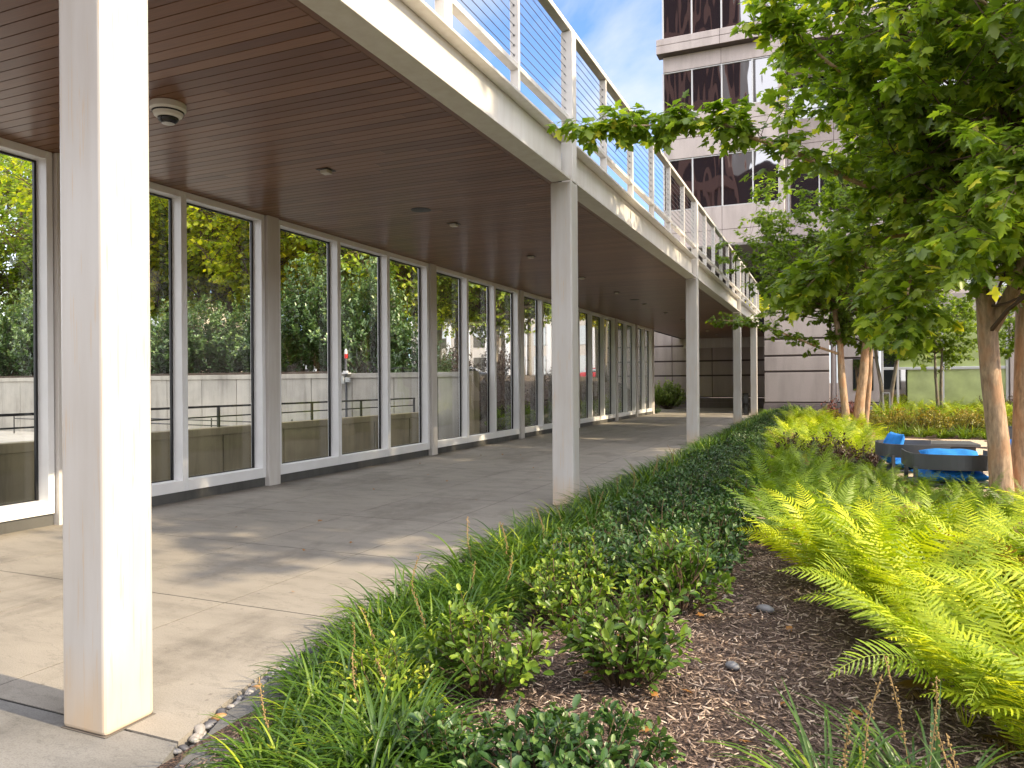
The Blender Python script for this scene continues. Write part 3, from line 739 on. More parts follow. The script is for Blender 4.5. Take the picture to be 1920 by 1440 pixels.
# terrace deck and the lower storeys
P('terrace_deck', STONE_M, (-14, 47.3, 4.72, 26, 70, 4.9), (-2.9, 39.4, 4.72, 26, 47.29, 4.9))
def courses(x0, x1, yf, zs, vj, thick=.35, mats=STONE_L, side_x=None):
    m = MB()
    for a, b in zip(zs[:-1], zs[1:]):
        x = x0
        while x < x1-.01:
            e = min(x+vj, x1); m.box(x+.022, yf, a+.05, e-.022, yf+thick, b-.05); x = e
    m.build('stone_panel', mats, ob, bevel=.012, seg=1)
    m = MB(); m.box(x0+.02, yf+.05, zs[0], x1-.02, yf+thick+.02, zs[-1]); m.build('stone_joint', STONE_G, ob)
courses(-14, -2.9, 47.0, [.65, 2.0, 2.91, 3.86, 5.04], 2.46, .3, STONE_M)
P('stone_base', STONE_D, (-14, 46.95, -.1, -2.9, 47.3, .33), (-14, 46.97, .34, -2.9, 47.3, .62))
P('entry_side_wall', STONE_M, (-2.95, 39.36, -.1, -2.6, 46.94, 4.71))
courses(-2.97, .05, 39.0, [.55, 2.09, 2.87, 3.7, 5.02], 3.02, .35)
P('stone_base', STONE_D, (-3.0, 38.96, -.1, .36, 39.35, .45), (-2.98, 38.99, .452, .36, 39.35, .54))
m = MB(); m.lathe([(.13, .56), (.13, 5.0)], c=(.22, 39.3, 0), k=20); m.build('round_pilaster', STONE_M, ob, smooth=False)
courses(.38, 2.2, 39.15, [.55, 2.7, 5.02], 2.4, .3)
P('small_window', DARKGL, (1.06, 39.10, 1.15, 1.95, 39.149, 2.65))
P('stone_base', STONE_D, (.38, 39.1, -.1, 2.2, 39.4, .53))
# green shopfront
sfx = [2.33, 2.93+.05, 4.83, 7.33]
for i, (a, b) in enumerate(zip(sfx[:-1], sfx[1:])):
    for (z0, z1) in ((.1, 2.12), (2.24, 4.5)):
        g_ = DARKGL if i == 0 else GREEN
        m = MB(); m.box(a+.05, 39.22, z0, b-.05, 39.25, z1); o = m.build('shopfront_pane', g_, ob)
m = MB(); m.box(3.0, 39.19, .1, 3.38, 39.215, 2.12); m.build('shopfront_pane', DARKGL, ob)
P('shopfront_frame', SILVER, *[(x-.05, 39.12, .05, x+.05, 39.3, 4.55) for x in sfx]); P('transom', SILVER, (2.39, 39.14, 2.125, 7.27, 39.28, 2.235))
P('shopfront_head', BLACKM, (2.3, 39.1, 4.56, 7.4, 39.3, 4.72))
P('stone_fascia', STONE_L, (2.22, 39.0, 4.73, 26, 39.35, 5.6), (-2.97, 39.0, 5.03, 2.2, 39.35, 5.12))
P('stone_pier', STONE_L, (7.42, 39.0, -.1, 26, 39.4, 4.71))
P('terrace_parapet', STONE_L, (-2.55, 44.0, 4.9, 26, 44.3, 6.3))
wing = empty('unseen_wing', 'unseen stone office wing with dark windows, added right of the garden', 'building', (27, 0, 0))  # unseen wing, added to replace open sky in the glass reflections
m = MB(); m.box(0, -30, -.1, 14, 38.9, 8.6); m.box(-.9, 38.95, -.1, 14, 75, 15.5); m.build('wall', STONE_M, wing)
for zz_ in (1.0, 5.0):
    for kk in range(16):
        m = MB(); m.box(-.06, -28.5+kk*4.2, zz_, -.003, -25.3+kk*4.2, zz_+2.4); m.build('window', DARKGL, wing)
# mirrored neighbour: brown tower behind the camera, seen in the ribbon windows
tw = empty('brown_tower', 'tall brown stone tower with dark window strips, seen mirrored in the office windows', 'tower', (-44, -62, 0))
BRN = plain('brown_tower_stone', (.20, .11, .085), .8, var=.08, vscale=.2)
m = MB()
m.box(-30, -30, -.1, 27, -.6, 110); m.box(27.01, -30, -.1, 56, -1.2, 44); m.build('glass_body', plain('dark_tower_glass', (.012, .010, .012), .6), tw)
m = MB()
for k in range(13): m.box(-30+k*4.7, -.6, -.1, -28.6+k*4.7, .3, 110)
for k in range(7): m.box(-30, -.58, 10+k*15, 27.8, .15, 12.2+k*15)
m.build('pier', BRN, tw)

# ------------------------------------------------------------------ trees
def curve(p0, p1, n, sag=.0, wob=.05, rr=random):
    p0 = Vector(p0); p1 = Vector(p1); L_ = (p1-p0).length; out = []
    a = Vector((rr.gauss(0, 1), rr.gauss(0, 1), rr.gauss(0, .6)))*wob*L_; b = Vector((rr.gauss(0, 1), rr.gauss(0, 1), rr.gauss(0, .6)))*wob*L_
    for i in range(n+1):
        t = i/n; q = p0.lerp(p1, t)+a*math.sin(math.pi*t)+b*math.sin(2*math.pi*t)*.5
        q.z += sag*L_*math.sin(math.pi*t)
        out.append(q)
    return out
def inside(c, r, rr, shell=.45):
    """random point in a lumpy ellipsoid, biased outward"""
    while True:
        v = Vector((rr.uniform(-1, 1), rr.uniform(-1, 1), rr.uniform(-1, 1)))
        l = v.length
        if l > 1 or l < .15: continue
        if rr.random() > l**1.2+.15: continue
        u = v.normalized()
        lump = 1+.14*math.sin(3.1*u.x*2+1.3)+.13*math.sin(4.7*u.y+u.z*5+.6)+.09*math.sin(8*u.z+u.x*6)
        v = v*lump
        if v.z < 0: v.z *= .8
        return Vector((c[0]+v.x*r[0], c[1]+v.y*r[1], c[2]+v.z*r[2]))
def make_tree(name, label, trunks, crown, radii, n_tw, leaf_mat, bark_mat, T, lsize, per, extra=(), group=None, seed=1, keep=None, twig_len=.9, wid=1.0, fork=4, droop=.5, cat='tree', hang=.6, stem_r=1.0):
    """trunks: list of (point list, radius list). limbs reach from the trunk tops into the crown, twigs carry the leaves"""
    rr = random.Random(seed); rng = np.random.default_rng(seed)
    root = empty(name, label, cat, (0, 0, 0), group=group)
    wood = MB(); nodes = []          # (point, radius)
    tops = []
    for pts, rad in trunks:
        wood.tube(pts, rad, 14)
        for i in range(1, len(pts)):
            if pts[i][2] > .55*pts[-1][2]: nodes.append((Vector(pts[i]), rad[i]))
        tops.append((Vector(pts[-1]), rad[-1]))
    c = Vector(crown); thin = MB()
    # main limbs
    for tp, tr in tops:
        for k in range(fork):
            q = inside(crown, (radii[0]*.8, radii[1]*.8, radii[2]*.85), rr)
            q.z = max(q.z, tp.z+.3)
            cv = curve(tp, q, 9, .07, .07, rr); r0 = tr*rr.uniform(.45, .7)
            rads = [r0*(1-.85*i/9)+.006 for i in range(10)]
            wood.tube(cv, rads, 8)
            for p, r_ in zip(cv[2:], rads[2:]): nodes.append((p, r_))
    for ex in extra:
        pts, r0 = ex; cv = []
        for a, b in zip(pts[:-1], pts[1:]): cv += curve(a, b, 5, 0, .03, rr)[:-1]
        cv.append(Vector(pts[-1])); n_ = len(cv); rads = [r0*(1-.9*i/(n_-1))+.004 for i in range(n_)]
        wood.tube(cv, rads, 8)
    P_, D_, U_, S_, Rn = [], [], [], [], []
    def leafy(cv, count, tip_lush):
        n_ = len(cv)
        for q in range(count):
            t = rr.random()**.7; f = t*(n_-1.001); i = int(f); p = cv[i].lerp(cv[i+1], f-i)
            ax = (cv[i+1]-cv[i]).normalized()
            sd = Vector((rr.gauss(0, 1), rr.gauss(0, 1), rr.gauss(0, .35))).normalized()
            dv = (sd*.9+ax*.7+Vector((0, 0, -hang*rr.random()-.15))).normalized()
            pet = lsize*rr.uniform(.3, .9)
            P_.append(p+dv*pet*.6+Vector((0, 0, rr.gauss(0, .02)))); D_.append(dv)
            U_.append(Vector((rr.gauss(0, .35), rr.gauss(0, .35), 1)))
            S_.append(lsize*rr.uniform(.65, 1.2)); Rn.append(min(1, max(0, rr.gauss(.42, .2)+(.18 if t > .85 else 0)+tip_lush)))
    for k in range(n_tw):
        q = inside(crown, radii, rr)
        if keep and not keep(q): continue
        best = None; bd = 1e9
        for _ in range(14):
            p, r_ = nodes[rr.randrange(len(nodes))]
            dd = (p-q).length+(.8 if p.z > q.z+.3 else 0)
            if dd < bd: bd = dd; best = (p, r_)
        p = best[0]; cv = curve(p, q, 6, .05, .06, rr)
        r0 = min(best[1]*.6, .012+.006*bd)*stem_r
        thin.tube(cv, [r0*(1-.8*i/6)+.0015 for i in range(7)], 4, False)
        L_ = (q-p).length; st = max(0, 1-twig_len/max(L_, .01)); i0 = int(st*6)
        sub = cv[i0:]
        tl = rr.gauss(0, .08)
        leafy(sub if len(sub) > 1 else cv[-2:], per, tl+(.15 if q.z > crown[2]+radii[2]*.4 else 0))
        if rr.random() < .7:
            for s in range(2):
                a = cv[rr.randrange(3, 6)]; e = a+Vector((rr.gauss(0, .3), rr.gauss(0, .3), rr.gauss(-.02, .14)))*twig_len
                c2 = curve(a, e, 4, .03, .05, rr); thin.tube(c2, [.004*stem_r, .0035*stem_r, .003*stem_r, .002*stem_r, .0015*stem_r], 3, False); leafy(c2, per//2, tl)
        if len(nodes) < 900 and rr.random() < .5: nodes.append((cv[4], r0))
    for ex in extra:
        pts, r0 = ex; cv = []
        for a, b in zip(pts[:-1], pts[1:]): cv += curve(a, b, 5, 0, .03, rr)[:-1]
        cv.append(Vector(pts[-1])); n_ = len(cv)
        for i in range(3, n_-1):
            for s in range(3):
                a = cv[i]; ln = .72*(1-.5*i/n_)*rr.uniform(.5, 1.2)
                e = a+Vector((rr.gauss(0, 1), rr.gauss(0, 1), rr.gauss(.1, .45))).normalized()*ln*rr.uniform(.5, 1.1)+(cv[i+1]-cv[i]).normalized()*.25
                c2 = curve(a, e, 4, .03, .05, rr); thin.tube(c2, [.005, .004, .003, .002, .0015], 3, False); leafy(c2, int(per*.62), 0)
        leafy(cv[n_//3:], per*2, .05)
    wood.build('trunk', bark_mat, root, smooth=True)
    fb = FB(); V3 = lambda a: np.array([tuple(x) for x in a], float)
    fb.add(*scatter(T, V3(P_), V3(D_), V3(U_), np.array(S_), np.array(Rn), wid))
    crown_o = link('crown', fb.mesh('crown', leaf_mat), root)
    thin.build('twigs', TWIG, root)
    return root, len(P_)

NF = []
# A: the close twin-trunk maple
tA = [([(1.90, 10.42, -.05), (1.89, 10.42, .25), (1.86, 10.45, .9), (1.80, 10.5, 1.6), (1.77, 10.52, 2.15), (1.75, 10.5, 2.5), (1.68, 10.45, 3.0), (1.60, 10.3, 3.8)], [.165, .128, .115, .108, .108, .10, .08, .06]),
      ([(2.08, 10.62, -.05), (2.10, 10.62, .25), (2.15, 10.66, .9), (2.18, 10.72, 1.7), (2.20, 10.75, 2.4), (2.22, 10.8, 3.2), (2.3, 10.9, 4.2)], [.15, .12, .11, .105, .10, .09, .06]),
      ([(1.77, 10.52, 2.15), (1.88, 10.50, 2.38), (2.02, 10.42, 2.68), (2.15, 10.2, 3.2)], [.09, .085, .075, .06])]
# ray helper for branch tips that overhang the walkway
brA = [([(1.7, 10.3, 3.3), (.6, 9.5, 3.75), (-.6, 8.9, 4.30), (-1.2, 8.7, 4.60), (-1.8, 8.4, 4.52), (-2.50, 8.10, 4.48)], .035),
       ([(1.6, 10.2, 3.9), (.7, 9.3, 4.7), (-.1, 8.8, 5.2), (-.62, 8.5, 5.7)], .03),
       ([(1.5, 10.2, 3.4), (.6, 9.9, 3.3), (.0, 9.7, 3.0), (-.25, 9.5, 2.7)], .022),
       ([(1.5, 10.2, 3.3), (.9, 10.6, 3.1), (.5, 10.8, 2.6)], .02),
       ([(1.6, 10.2, 3.2), (1.0, 9.2, 3.0), (.75, 8.6, 2.5), (.72, 8.4, 2.1)], .02),
       ([(1.8, 10.3, 3.4), (1.4, 8.6, 3.3), (1.15, 7.6, 3.1), (1.05, 7.3, 2.75)], .02),
       ([(1.9, 10.0, 3.6), (1.55, 8.0, 3.7), (1.4, 7.2, 3.5), (1.35, 6.9, 3.05)], .02)]
rA, n = make_tree('maple_tree', 'close twin-trunk maple with peeling tan bark and a branch reaching over the walkway fascia', tA, (2.45, 10.0, 5.65), (2.75, 3.2, 3.6), 950, MAPLE, BARK, T_MAPLE, .132, 30,
           extra=brA, seed=4, fork=5, twig_len=.8); NF.append(n)
# B: the middle maple, modelled about its own origin
tB = [([(-.18, -.15, -.05), (-.20, -.15, .3), (-.26, -.12, 1.0), (-.33, -.1, 1.8), (-.36, 0, 2.6), (-.5, .1, 3.6)], [.14, .115, .10, .095, .085, .06]),
      ([(.10, .05, -.05), (.10, .05, .3), (.14, .05, 1.0), (.24, .0, 1.8), (.3, .0, 2.6), (.35, .1, 3.8)], [.18, .15, .135, .12, .10, .06]),
      ([(.30, .5, -.05), (.32, .5, .5), (.40, .5, 1.4), (.45, .5, 2.6), (.5, .4, 3.4)], [.08, .07, .065, .06, .05])]
brB = [([(-.3, 0, 2.3), (-1.4, -.5, 2.75), (-2.4, -1.4, 3.15), (-3.3, -2.2, 3.25)], .035)]
rB, n = make_tree('maple_tree', 'middle maple with three leaning tan trunks among lime ferns, behind the blue chairs', tB, (.15, .3, 5.3), (3.1, 2.8, 3.2), 600, SMALLMAPLE, BARK, T_MAPLE, .13, 26, extra=brB, seed=9, fork=4, twig_len=.8); NF.append(n)
rB.location = (.66, 23.0, .03)
def place_tree(src, x, y, z, rz, s, label, group=None):
    o = copy_tree(src); o.location = (x, y, z); o.rotation_euler.z = rz; o.scale = (s, s, s); o['label'] = label
    if group: o['group'] = group
    return o
# C and D, younger maples by the shopfront
tC = [([(-.1, 0, -.05), (-.12, 0, .6), (-.16, .05, 1.4), (-.3, .1, 2.3), (-.4, .1, 3.2)], [.085, .075, .07, .06, .045]),
      ([(.1, .05, -.05), (.14, .05, .6), (.22, .05, 1.3), (.36, .05, 2.2), (.5, 0, 3.2)], [.09, .08, .07, .06, .045])]
rC, n = make_tree('maple_tree', 'slim two-stem maple beside the grey utility box, in front of the stone wall', tC, (.1, 0, 4.3), (2.0, 1.9, 2.1), 190, SMALLMAPLE, BARK_G, T_MAPLE, .14, 20, seed=14, fork=3, twig_len=.8, keep=lambda q: q.z > 2.3); NF.append(n)
rC.location = (2.0, 31.6, .03)
place_tree(rC, 4.0, 33.2, .03, 1.9, .82, 'small maple with pale slender stems in front of the green frosted shopfront')
place_tree(rC, 6.6, 29.5, .03, 4.0, .85, 'small maple standing furthest right in front of the green shopfront')
# trees beyond the glass
def tall(seed, mat_, n_tw, per, r=(3.2, 3.2, 4.4), cz=8.0, sz=.20, lean=.4, tr=.20, label='', bm=BARK_G, name='broadleaf_tree'):
    t = [([(0, 0, -.4), (.03, 0, .3), (lean*.3, .05, 2.2), (lean*.7, .1, 4.4), (lean, .0, 6.6), (lean*1.1, 0, 8.5)], [tr*1.4, tr, tr*.85, tr*.72, tr*.55, tr*.3])]
    o, n = make_tree(name, label, t, (lean*.6, 0, cz), r, n_tw, mat_, bm, T_BG, sz, per, seed=seed, fork=7, twig_len=1.3, wid=1.3, group='trees beyond the glass wall', stem_r=1.6); NF.append(n); return o
bg1 = tall(21, BGLEAF, 640, 19, r=(3.4, 3.4, 5.0), cz=7.2, label='yellow-green tree with a leaning grey trunk rising over the hedge')
bg2 = tall(22, BGLEAF2, 640, 19, r=(3.6, 3.6, 5.0), cz=6.6, lean=-.5, label='mid-green tree over the hedge, behind the window with the beacon')
bg3 = tall(23, BGLEAF, 260, 15, r=(2.2, 2.2, 2.6), cz=5.0, sz=.17, lean=.2, tr=.12, label='young yellow-green street tree in front of the pale street building', name='street_tree')
bg1.location = (-21.9, 24.0, 1.9)
bg2.location = (-14.5, 23.2, 1.75)
bg3.location = (-17.5, 38.5, 2.0)
# high-crowned trees along the right side of the garden, which shade the walkway
hi = tall(31, BGLEAF2, 420, 18, r=(2.9, 3.9, 3.1), cz=10.7, sz=.2, lean=.2, tr=.2, label='high-crowned tree to the right of the lime ferns'); hi['group'] = 'high-crowned trees right of the garden'; hi.location = (9.0, 8.6, 0)
for k_, (x_, y_) in enumerate(((9.3, 14.0), (9.0, 19.5), (9.4, 25.0), (9.2, 31.0))):
    place_tree(hi, x_, y_, 0, k_*1.9+1, 1.0, 'high-crowned tree right of the garden, %s behind the one by the ferns' % ('next', 'second', 'third', 'last')[k_])
spots = [(bg1, -20.2, 24.6, 2.4, 1.05, 'grey-trunked yellow-green tree close behind the forked one'), (bg1, -28.5, 23.0, .7, 1.1, 'tall yellow-green tree at the left edge, seen left of the close column'),
         (bg2, -25.2, 26.5, 1.3, 1.05, 'mid-green tree in the second row over the hedge, left of the forked trunk'), (bg1, -17.2, 28.2, 3.0, 1.1, 'yellow-green tree in the second row behind the beacon'),
         (bg2, -33.5, 27.0, 4.0, 1.2, 'dark mid-green tree furthest left beyond the hedge'), (bg1, -23.5, 33.0, 5.1, 1.25, 'tall tree filling the gap behind the forked trunk'),
         (bg2, -11.9, 26.0, 3.3, .78, 'mid-green tree with sunlit bark just beyond the end of the retaining wall'), (bg1, -30.5, 34.0, 2.2, 1.3, 'tall yellow-green tree in the third row at far left'),
         (bg2, -18.5, 36.0, 5.5, 1.1, 'mid-green tree in front of the street, left of the young street trees'), (bg1, -38.0, 31.0, 1.2, 1.3, 'yellow-green tree beyond the far left end of the hedge')]
for src, x, y, rz, s, lab in spots: place_tree(src, x, y, gz(x, y)-.02 if y < 43 else 2, rz, s, lab)
for x, y, rz, s, lab in ((-14.2, 35.5, 1., .95, 'young yellow-green tree nearest the glass at the start of the street'), (-16.8, 47.5, 2., 1.1, 'yellow-green street tree in front of the red hatchback'),
                         (-13.3, 45.0, 3., 1.15, 'yellow-green street tree right of the red hatchback'), (-22, 50, 4., 1.2, 'yellow-green street tree left of the red hatchback'),
                         (-11.6, 40.6, 5., .9, 'yellow-green tree close to the last window bay'), (-28, 55, .5, 1.3, 'yellow-green street tree across from the dark car')):
    place_tree(bg3, x, y, 2.0, rz, s, lab)
for x, y, s, rz, lab in ((-48, 44, 1.6, 1, 'large tree far beyond the ramp, furthest left'), (-40, 52, 1.7, 2, 'large tree in the back row left of the street'), (-33, 60, 1.6, 3, 'large tree in the back row by the tan building'), (-46, 36, 1.3, .5, 'large tree in the back row behind the far left bushes'), (-27, 44, 1.3, 5, 'large tree in the back row before the street'), (-52, 27, 1.3, 2.6, 'large tree beyond the ramp at the left edge'), (-37, 41, 1.3, 5, 'large tree in the back row behind the leaning trunk'), (-56, 36, 1.6, 4, 'large tree behind the left end of the retaining wall')):
    place_tree(bg2, x, y, 1.9, rz, s, lab)

# ------------------------------------------------------------------ shrubs
def shrub_mesh(seed, rx, ry, h, n_st, per, leaf, mat_, T=T_OVAL, wid=1.0, open_=.5, upright=.5):
    rng = np.random.default_rng(seed); rr = random.Random(seed); thin = MB()
    P_, D_, U_, S_, Rn = [], [], [], [], []
    for k in range(n_st):
        a = rr.uniform(0, 2*math.pi); q = math.sqrt(rr.random())
        tip = Vector((rx*q*math.cos(a), ry*q*math.sin(a), h*(1-.55*q*q)*rr.uniform(.72, 1.12)))
        base = Vector((tip.x*.12, tip.y*.12, -.02)); cv = curve(base, tip, 6, 0, .08, rr)
        thin.tube(cv, [.006-.0007*i for i in range(7)], 4, False)
        for j in range(per):
            t = 1-rr.random()**1.35*.72; f = t*5.99; i = int(f); p = cv[i].lerp(cv[i+1], f-i); ax = (cv[i+1]-cv[i]).normalized()
            th = j*2.4+rr.gauss(0, .4); s0 = ax.orthogonal().normalized(); s1 = ax.cross(s0)
            sd = s0*math.cos(th)+s1*math.sin(th); dv = (sd*.8+ax*(upright+rr.uniform(-.2, .35)+.3*t)).normalized()
            if per > 14 and j % 3 == 0:
                p = p+sd*rr.uniform(.02, .07)
            P_.append(p); D_.append(dv); U_.append(ax+Vector((rr.gauss(0, .25), rr.gauss(0, .25), .4))); S_.append(leaf*rr.uniform(.55, 1.15)*(1.1-.35*(t > .93)))
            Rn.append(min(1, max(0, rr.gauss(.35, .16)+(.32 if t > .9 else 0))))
    V3 = lambda a: np.array([tuple(x) for x in a], float)
    fb = FB(); fb.add(*scatter(T, V3(P_), V3(D_), V3(U_), np.array(S_), np.array(Rn), wid)); return fb.mesh('foliage', mat_), thin.mesh('stems', TWIG)
def place_shrub(meshes, name, x, y, z, rz, s, label, group=None, cat='shrub', sz=None):
    root = empty(name, label, cat, (x, y, z), rz, group); root.scale = (s, s, sz or s)
    link('foliage', meshes[0], root)
    if meshes[1]: link('stems', meshes[1], root)
    return root
near_sh = [shrub_mesh(40+i, .30, .30, .46, 44, 23, .048, SHRUB, open_=.6) for i in range(3)]
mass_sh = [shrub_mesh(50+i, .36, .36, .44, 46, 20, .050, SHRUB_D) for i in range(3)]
shade_sh = [shrub_mesh(60, .32, .32, .34, 40, 18, .052, SHRUB_D)]  # darker leaf colour stands in for shade on these shrubs
near_list = [(-.98, 3.70, 1.22, 'leafy bright green shrub standing alone on the mulch, closest to the small grey stone'), (-1.58, 3.36, 1.15, 'leafy bright green shrub between the grassy edge and the lone shrub on the mulch'),
             (-1.60, 4.55, 1.1, 'bright green shrub behind the two close shrubs, beside the pale pinkish stone'), (-.95, 5.05, 1.25, 'bright green shrub beside the grey stone and the fern tips'),
             (-1.62, 5.0, 1.05, 'bright green shrub touching the sunlit edging grass'), (-1.95, 3.0, .85, 'low bright green shrub half buried in the edging grass')]
for i, (x, y, s, lab) in enumerate(near_list): place_shrub(near_sh[i % 3], 'glossy_shrub', x, y, bedz(x, y), i*1.3, s, lab, 'glossy shrubs on the near mulch')
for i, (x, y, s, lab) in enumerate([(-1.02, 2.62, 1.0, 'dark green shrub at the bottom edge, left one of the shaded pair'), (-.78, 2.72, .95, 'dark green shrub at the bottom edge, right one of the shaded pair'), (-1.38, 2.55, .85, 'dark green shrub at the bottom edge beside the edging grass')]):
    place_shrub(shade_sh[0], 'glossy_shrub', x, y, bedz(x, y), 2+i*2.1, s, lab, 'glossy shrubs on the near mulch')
rr = random.Random(3); cnt = 0
y = 5.6
while y < 38:
    lim = np.interp(y, [5.6, 7, 9, 12, 18, 26, 38], [-.75, -.62, -.70, -.95, -1.15, -1.2, -1.3])
    x = -1.86
    while x < lim:
        q = x+rr.uniform(-.1, .1); yy = y+rr.uniform(-.14, .14)
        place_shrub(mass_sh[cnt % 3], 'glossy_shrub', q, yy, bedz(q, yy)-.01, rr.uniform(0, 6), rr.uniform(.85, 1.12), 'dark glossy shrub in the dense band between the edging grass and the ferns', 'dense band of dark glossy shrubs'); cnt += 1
        x += .46
    y += .46 if y < 14 else .55
# plum shrubs in the middle of the bed
plum = [shrub_mesh(70+i, .5, .5, .62, 60, 22, .045, PLUM, wid=1.2) for i in range(2)]
for i, (x, y, s) in enumerate([(-.25, 13.4, 1.), (.15, 12.6, .95), (-.55, 14.6, 1.), (.45, 13.3, .9), (.0, 14.4, 1.05)]):
    place_shrub(plum[i % 2], 'plum_shrub', x, y, .03, i*1.7, s, 'reddish-brown shrub in the clump between the lime ferns left of the blue chairs', 'clump of reddish-brown shrubs')
gold = [shrub_mesh(80+i, .55, .55, .72, 60, 22, .055, GOLD, wid=1.1) for i in range(2)]
k = 0
for y in (24.6, 25.7, 26.7):
    x = .3
    while x < 8:
        q = x+rr.uniform(-.1, .1); place_shrub(gold[k % 2], 'golden_shrub', q, y+rr.uniform(-.15, .15), .03, rr.uniform(0, 6), rr.uniform(.85, 1.1), 'golden-tipped green shrub in the rows beyond the gravel court', 'golden-tipped shrubs beyond the gravel'); k += 1; x += .85
pinkm = shrub_mesh(90, .7, .6, .9, 60, 20, .07, PINKF, wid=1.2)
place_shrub(pinkm, 'flowering_shrub', .25, 29.5, .03, 0, 1.05, 'pink-flowering shrub at the foot of the stone wall, left of the middle maple trunks')
place_shrub(pinkm, 'flowering_shrub', .95, 30.2, .03, 2, 1.0, 'pink-flowering shrub seen between the middle maple trunks')
dk = shrub_mesh(91, .8, .7, 1.1, 80, 24, .06, PLUM, wid=1.2)
place_shrub(dk, 'dark_shrub', 6.0, 34.5, .03, 0, 1.0, 'dark purplish shrub in front of the green shopfront, left of the close maple trunk')
place_shrub(dk, 'dark_shrub', 7.0, 34.0, .03, 2, 1.1, 'dark purplish shrub seen between the close maple trunks')
bush = shrub_mesh(92, 1.15, .9, 1.6, 150, 34, .095, foliage('pale_bush_leaf', [(0, (.12, .20, .05)), (.6, (.28, .38, .10)), (1, (.5, .58, .2))], .4, .3), wid=1.15)
place_shrub(bush, 'broadleaf_bush', -8.9, 44.6, .0, 0, 1.12, 'round light green bush beyond the far end of the glass wall')
place_shrub(mass_sh[0], 'small_plant', -8.2, 38.1, .0, 0, .8, 'small green plant at the foot of the last glass wall post')
# shrubs behind the last bays, seen through glass
ptm = shrub_mesh(93, .8, .8, 1.35, 80, 24, .075, PLUM, wid=1.2)
ygm = shrub_mesh(94, .7, .7, 1.0, 70, 22, .08, LIR_Y, wid=1.3)
for i, (x, y) in enumerate([(-10.3, 20.6), (-11.0, 22.4), (-10.2, 24.4), (-11.4, 25.6), (-10.4, 28.0), (-11.2, 30.5), (-10.3, 33.0), (-12.6, 24.2), (-12.8, 28.5)]):
    place_shrub(ptm, 'plum_shrub', x, y, gz(x, y), i*1.3, 1+.06*(i % 3), 'tall dark plum shrub behind the far windows', 'plum shrubs behind the far windows')
for i, (x, y) in enumerate([(-9.6, 21.8), (-9.7, 23.6), (-9.6, 26.3), (-9.7, 29.3), (-9.8, 32.0), (-9.7, 34.8), (-12.2, 21.4)]):
    place_shrub(ygm, 'yellow_green_shrub', x, y, gz(x, y), i*1.1, .9+.06*(i % 3), 'yellow-green shrub behind the far windows', 'yellow-green shrubs behind the far windows')
ytr = shrub_mesh(95, .9, .8, 1.5, 90, 24, .12, BGLEAF, wid=1.3)
place_shrub(ytr, 'yellow_shrub', -1.9, 41.2, 4.92, 0, 1.0, 'bright yellow shrub on the roof terrace behind the short end rail')
place_shrub(ytr, 'yellow_shrub', -3.6, 42.2, 4.92, 2, .9, 'bright yellow shrub on the roof terrace, left of the other one')
# evergreen hedge on top of the retaining wall: separate big bushes
hm = [shrub_mesh(100+i, 1.45, 1.15, 2.9, 170, 48, .125, HEDGELEAF, T=T_HEDGE, wid=1.25, upright=.3) for i in range(3)]
hx = -37.0; k = 0
while hx < -10.6:
    zb = gz(hx, 19.2)
    tall_ = 1.3 if hx < -24 else 1.0 if hx < -16.5 else (1.45 if hx < -12.4 else 1.05)
    o = place_shrub(hm[k % 3], 'hedge_bush', hx, 19.15+rr.uniform(-.1, .1), zb-.5, rr.uniform(-.3, .3)+(k % 2)*math.pi, rr.uniform(.95, 1.05), 'dark glossy evergreen bush in the hedge above the retaining wall', 'evergreen hedge bushes above the retaining wall', sz=tall_*rr.uniform(.92, 1.05))
    hx += 1.35; k += 1

